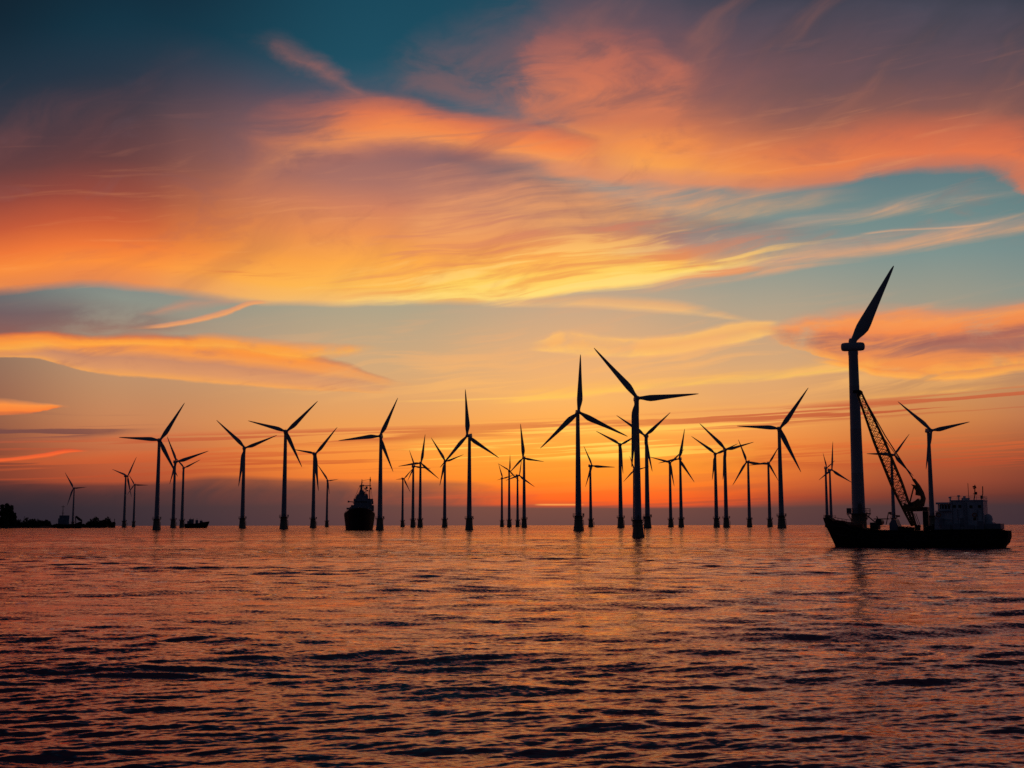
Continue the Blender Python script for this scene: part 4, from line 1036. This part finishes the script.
# ------------------------------------------------------------------ the grey warship seen bow-on
def warship():
    D = 1340.0; pc = 360.2; yw = 530.2
    d = ray(pc, 520); az = math.atan2(d.x, d.y)
    mpp = D / (F * math.sqrt(1 + ((pc - W / 2) / F) ** 2))
    root = empty("warship", (math.sin(az) * D, math.cos(az) * D, 0), -az)
    tag(root, "dark grey warship seen bow-on with a stepped tower and masts, left of centre", "ship")
    X = lambda q: (340 + q / 12.8 - pc) * mpp
    Z = lambda q: (yw - (475 + q / 12.8)) * mpp
    L_ = 120.0
    deck = lambda u: float(np.interp(u, [0, .12, .3, .5, 1], [Z(432), Z(448), Z(486), Z(512), Z(516)]))
    half = lambda u: (X(448) - X(50)) / 2 * float(np.interp(u, [0, .06, .16, .32, .5, .9, 1], [.03, .40, .70, .92, 1, .98, .9]))
    cx = (X(50) + X(448)) / 2
    rings = []
    for i in range(31):
        u = i / 30; top = deck(u); side = []
        for j in range(9):
            v = j / 8; z = -4 + (top + 4) * v
            y = -40 + L_ * u - (z * .35 if u < .02 else z * .35 * max(0, 1 - u * 3))
            hb = half(u) * (.84 + .16 * v)
            side.append((cx + hb, y, z, hb))
        rings.append([(2 * cx - x, y, z) for x, y, z, _h in side[::-1]] + [(x, y, z) for x, y, z, _h in side])
    MB().quad_ring(rings).build("hull", MAT['hull'], root, True)
    m = MB(); mcx = (X(175) + X(400)) / 2
    m.box((mcx, 0, (Z(520) + Z(330)) / 2), (X(398) - X(170), 26, Z(330) - Z(520)), bevel=.8, taper=.97)
    m.box((X(285), -1, (Z(470) + Z(392)) / 2), (X(430) - X(140), 20, Z(392) - Z(470)), bevel=.8)
    m.box((X(396), -1, Z(340)), (4.0, 6, 5.0), bevel=.4); m.box((X(190), -1, Z(326)), (3.0, 5, 3.0), bevel=.3)
    m.box((X(120), -2, Z(436)), (X(178) - X(106), 5, 2.0), bevel=.3)
    m.box((X(350), -2, Z(418)), (4.5, 7, 4.2), bevel=.4)
    m.build("bridge_block", MAT['grey'], root)
    m = MB().box(((X(210) + X(345)) / 2, 2, (Z(335) + Z(270)) / 2), (X(360) - X(200), 18, Z(268) - Z(335)), bevel=.5, taper=.92)
    m.box((X(218), 0, Z(290)), (2.0, 4, 3.0)); m.box((X(330), 0, Z(262)), (2.4, 4, 2.6))
    m.build("command_deck", MAT['grey'], root)
    m = MB().box((X(272), 4, (Z(272) + Z(205)) / 2), (X(318) - X(232), 10, Z(200) - Z(272)), taper=.6)
    m.box((X(270), 4, (Z(205) + Z(150)) / 2), (2.6, 3, Z(150) - Z(205)), taper=.6)
    m.tube([(X(272), 4, Z(210)), (X(272), 4, Z(120)), (X(275), 4, Z(58))], 1.0, 6, r2=.25)
    m.tube([(X(240), 4, Z(146)), (X(392), 4, Z(140))], .42, 6)
    m.tube([(X(246), 4, Z(160)), (X(300), 4, Z(158))], .30, 6)
    m.box((X(262), 4, Z(150)), (1.6, 1.6, 3.2)); m.box((X(292), 4, Z(140)), (1.8, 1.6, 1.6)); m.box((X(334), 4, Z(168)), (2.4, 2, 2.6)); m.box((X(386), 4, Z(180)), (2.2, 1.6, 2.0))
    m.tube([(X(334), 4, Z(180)), (X(320), 4, Z(262))], .3, 5)
    m.tube([(X(275), 4, Z(98)), (X(290), 4, Z(96))], .3, 5)
    m.build("main_mast", MAT['grey'], root)
    m = MB(); m.tube([(X(372), 8, Z(430)), (X(378), 8, Z(130)), (X(380), 8, Z(28))], .55, 6, r2=.3)
    m.box((X(380), 8, Z(70)), (1.5, 1, 3.0))
    m.build("mast", MAT['dark'], root)
    m = MB(); m.tube([(X(182), 0, Z(352)), (X(108), 0, Z(346))], .45, 6); m.box((X(108), 0, Z(347)), (1.8, 2, 2.0)); m.tube([(X(160), 0, Z(350)), (X(178), 0, Z(380))], .3, 5)
    m.tube([(X(385), 0, Z(345)), (X(416), 0, Z(346))], .6, 6); m.box((X(412), 0, Z(360)), (2.0, 2, 3.4)); m.tube([(X(365), 0, Z(345)), (X(365), 0, Z(312))], .4, 5); m.tube([(X(404), 0, Z(350)), (X(404), 0, Z(322))], .3, 5)
    m.build("signal_arms", MAT['grey'], root)
    m = MB()                                     # aerials, wires and small gear on the upper works
    for q, y0, y1 in ((196, 330, 286), (228, 270, 232), (312, 268, 214), (352, 330, 250), (402, 430, 372), (146, 440, 392), (300, 200, 164), (252, 205, 172)):
        m.tube([(X(q), 0, Z(y0)), (X(q + 2), 0, Z(y1))], .28, 5)
    for a, b in (((275, 80), (380, 60)), ((245, 150), (170, 335)), ((388, 150), (412, 345)), ((300, 158), (345, 270)), ((378, 180), (345, 272))):
        m.tube([(X(a[0]), 3, Z(a[1])), (X(b[0]), 3, Z(b[1]))], .16, 4)
    for q, y0, w_ in ((226, 262, 1.8), (250, 236, 1.6), (302, 232, 2.0), (322, 186, 1.6), (346, 208, 1.5), (362, 320, 2.4), (204, 322, 2.0), (376, 386, 2.6), (138, 424, 2.2)):
        m.box((X(q), -1, Z(y0)), (w_, 2, w_ * .9), rz=.4, bevel=.2)
    m.build("rigging", MAT['grey'], root)
    g = MB().box((X(250), -22, Z(432)), (5.0, 6.0, 3.2), bevel=.5, taper=.75)
    g.tube([(X(250), -24, Z(426)), (X(250), -33, Z(420))], .25, 6)
    g.build("gun_turret", MAT['grey'], root)
    m = MB(); pts_l = []
    for s in (-1, 1):
        rail(m, [(cx + s * half(u) * .99, -40 + L_ * u, deck(u)) for u in (.05, .12, .2, .3, .4, .5)], 1.3, .10, 5.0)
    m.build("deck_rail", MAT['grey'], root)
    for q in (210, 240, 270, 300, 330):
        MB().box((X(q), -13.0, Z(352)), (1.7, .3, 1.0)).build("window", MAT['glass'], root)
warship()

# ------------------------------------------------------------------ far small vessels
def far_ship():
    D = 2600.0; pc = 197.0
    d = ray(pc, 520); az = math.atan2(d.x, d.y); mpp = D / (F * math.sqrt(1 + ((pc - W / 2) / F) ** 2))
    root = empty("cargo_ship", (math.sin(az) * D, math.cos(az) * D, 0), -az)
    tag(root, "small dark ship low on the horizon beside the left group of turbines", "ship")
    X = lambda px: (px - pc) * mpp
    Z = lambda py: (526.6 - py) * mpp
    bow = lambda z: float(np.interp(z, [-3, 0, 12], [X(206.2), X(206.8), X(209)]))
    st = lambda z: float(np.interp(z, [-3, 0, 8], [X(186.5), X(185.6), X(185)]))
    deck = lambda u: float(np.interp(u, [0, .3, .5, 1], [Z(519.9), Z(520.8), Z(522), Z(522.3)]))
    half = lambda u: 5.5 * float(np.interp(u, [0, .15, .3, 1], [.05, .7, 1, .9]))
    MB().quad_ring(hull_loft(bow, st, deck, half, nu=24, draft=3)).build("hull", MAT['hull'], root, True)
    m = MB()
    for a, b, t in ((187.6, 191.5, 519.6), (189.2, 194.0, 517.8), (195.5, 198.2, 518.6), (199.6, 202.6, 519.2)):
        m.box(((X(a) + X(b)) / 2, 0, (Z(523) + Z(t)) / 2), (X(b) - X(a), 7.5, Z(t) - Z(523)), bevel=.4)
    m.build("deckhouse", MAT['grey'], root)
    m = MB()
    for a, t in ((190.5, 516.2), (193.4, 516.8), (197, 517.0), (201, 518.0)):
        m.tube([(X(a), 0, Z(520)), (X(a), 0, Z(t))], .4, 6)
    m.build("mast", MAT['dark'], root)
far_ship()

def workboat():
    D = 2700.0; pc = 70.0
    d = ray(pc, 520); az = math.atan2(d.x, d.y); mpp = D / (F * math.sqrt(1 + ((pc - W / 2) / F) ** 2))
    root = empty("workboat", (math.sin(az) * D, math.cos(az) * D, 0), -az)
    tag(root, "dark workboat with a tall mast and a raised bow, moored before the left shore", "ship")
    X = lambda q: (q / 10.24 - pc) * mpp
    Z = lambda q: (526.4 - (480 + q / 10.24)) * mpp
    bow = lambda z: float(np.interp(z, [-3, 0, 16], [X(822), X(826), X(838)]))
    st = lambda z: float(np.interp(z, [-3, 0, 8], [X(604), X(600), X(595)]))
    deck = lambda u: float(np.interp(u, [0, .12, .25, .4, 1], [Z(405), Z(410), Z(425), Z(440), Z(432)]))
    half = lambda u: 6.5 * float(np.interp(u, [0, .12, .3, 1], [.05, .6, 1, .9]))
    MB().quad_ring(hull_loft(bow, st, deck, half, nu=28, draft=3)).build("hull", MAT['hull'], root, True)
    m = MB().box(((X(600) + X(712)) / 2, 0, (Z(445) + Z(375)) / 2), (X(708) - X(602), 10, Z(375) - Z(445)), bevel=.4)
    m.box(((X(612) + X(712)) / 2, 0, (Z(376) + Z(345)) / 2), (X(712) - X(616), 8.5, Z(345) - Z(376)), bevel=.4)
    m.build("deckhouse", MAT['grey'], root)
    m = MB().tube([(X(646), 0, Z(350)), (X(646), 0, Z(245))], .9, 6, r2=.4)
    m.tube([(X(630), 0, Z(258)), (X(662), 0, Z(258))], .5, 6); m.tube([(X(634), 0, Z(322)), (X(660), 0, Z(322))], .4, 6)
    m.build("mast", MAT['dark'], root)
    m = MB().prism([(X(765), Z(352)), (X(782), Z(350)), (X(836), Z(392)), (X(830), Z(405)), (X(800), Z(398)), (X(772), Z(368))], -2.5, 2.5)
    m.tube([(X(768), 0, Z(360)), (X(775), 0, Z(440))], .9, 6); m.tube([(X(828), 0, Z(396)), (X(826), 0, Z(440))], .8, 6)
    m.build("deck_crane", MAT['dark'], root)
workboat()

# ------------------------------------------------------------------ the wooded shore at the far left
SD = 3000.0
SM = SD / (F * math.sqrt(1 + ((60 - W / 2) / F) ** 2))
def shore_pt(px, dy=0.0):
    d = ray(px, 520); a = math.atan2(d.x, d.y); r = (SD + dy) / math.cos(a - math.atan2(ray(60, 520).x, ray(60, 520).y))
    return Vector((math.sin(a) * r, math.cos(a) * r, 0))
def SZ(py): return (526.6 - py) * SM

def leaf_crown(bm, c, rx, ry, rz, n, size, rnd):
    """many small leaf clumps through an uneven crown"""
    for _ in range(n):
        v = Vector((rnd.gauss(0, 1), rnd.gauss(0, 1), rnd.gauss(0, 1))).normalized() * (rnd.random() ** .45)
        p = Vector((c[0] + v.x * rx, c[1] + v.y * ry, c[2] + v.z * rz))
        if p.z < 0.5: p.z = 0.5 + rnd.random() * 2
        s = size * rnd.uniform(.6, 1.4)
        q = Matrix.Rotation(rnd.uniform(0, 6.28), 3, Vector((rnd.gauss(0, 1), rnd.gauss(0, 1), rnd.gauss(0, 1))).normalized())
        vs = [bm.verts.new(p + q @ Vector(t) * s) for t in ((-1, -.6, 0), (.2, -1, .3), (1, .1, 0), (.3, 1, -.2), (-.7, .7, .2))]
        bm.faces.new(vs)

rnd = random.Random(5)
m = MB()
rings = []
for i in range(40):
    px = -60 + i * 176 / 39
    e = 1.0 if 1 < i < 37 else .25
    a, b = shore_pt(px, -30 - 6 * math.sin(i * 1.7)), shore_pt(px, 260)
    rings.append([a + Vector((0, 0, -1.0)), a + Vector((0, 0, .8)), a.lerp(b, .12) + Vector((0, 0, (3.4 + 1.2 * math.sin(i * .9)) * e)), b + Vector((0, 0, 4.0 * e)), b + Vector((0, 0, -1.0))])
shore = m.quad_ring(rings).build("shore", MAT['soil'], None, True)
tag(shore, "low dark shore along the horizon at far left", kind="structure")

TALL = [(-3.4, 504.0, 6.0, "tree at the very edge of the picture, left of the tall clump on the shore"),
        (2.2, 504.2, 4.6, "left one of three tall dark trees merging into a clump on the shore"),
        (6.8, 503.0, 5.2, "middle and tallest dark tree of the clump on the shore"),
        (11.2, 504.6, 4.6, "right one of three tall dark trees merging into a clump on the shore"),
        (14.2, 512.5, 4.4, "half-height bushy tree at the right foot of the tall clump")]
for px, top, wpx, label in TALL:
    p = shore_pt(px, 6 + rnd.uniform(-4, 10)); h = SZ(top)
    t = empty("shore_tree", p + Vector((0, 0, 2.2))); tag(t, label, "tree", "trees of the tall clump on the far shore")
    MB().tube([(0, 0, -2), (.6, 0, h * .35), (-.3, 0, h * .8)], 1.3, 7, r2=.3).tube([(.5, 0, h * .3), (4, 1, h * .5)], .5, 5, r2=.15).tube([(.3, 0, h * .4), (-4, -1, h * .62)], .5, 5, r2=.15).build("trunk", MAT['bark'], t, True)
    c = MB(); w_ = wpx * SM * .5
    for k in range(9):
        f = (k + .5) / 9
        leaf_crown(c.bm, (rnd.uniform(-.35, .35) * w_, rnd.uniform(-2, 2), h * (.14 + .80 * f)), w_ * (1.25 - .45 * f) * rnd.uniform(.75, 1.2), w_, h * .09, 120, 1.6, rnd)
    c.build("crown", MAT['leaf'], t)

def wood(name, label, x0, x1, prof):
    c = MB(); px = x0
    while px < x1:
        h = SZ(float(np.interp(px, [q[0] for q in prof], [q[1] for q in prof]))) * rnd.uniform(.5, 1.2)
        p = shore_pt(px, rnd.uniform(-5, 90))
        leaf_crown(c.bm, (p.x, p.y, 2 + h * .62), 3.2 + h * .16, 5, h * .44, 110, 1.4, rnd)
        leaf_crown(c.bm, (p.x, p.y, 2 + h * .22), 6.5, 5, h * .24, 70, 1.5, rnd)
        px += rnd.uniform(.7, 1.6)
    o = c.build(name, MAT['leaf']); tag(o, label, kind="stuff")
wood("woodland", "dark low belt of far trees along the shore left of the workboat", -14, 50, [(-14, 517), (12, 519), (16, 521), (22, 519.5), (26, 517.4), (31, 519.5), (35, 520), (38.5, 517.6), (42, 520), (46, 519), (49, 522), (51, 524.5)])
wood("woodland", "dark low belt of far trees along the shore right of the workboat", 84, 114, [(84, 524), (87, 522.5), (90, 520.5), (94, 518.4), (99, 517.6), (104, 517.6), (109, 517.4), (112, 520), (114, 523)])
wood("woodland", "thin scrub behind the workboat on the far shore", 50, 86, [(50, 524.6), (60, 523.6), (86, 523.8)])
p = shore_pt(114.6, -20)
m = MB().tube([(0, 0, -1), (0, 0, SZ(518.2))], .7, 6).tube([(0, 0, SZ(518.2)), (0, 0, SZ(518.2) + 1.5)], 1.1, 8)
o = m.build("marker_post", MAT['dark']); o.location = p
tag(o, "thin marker post at the right tip of the wooded shore", "post")
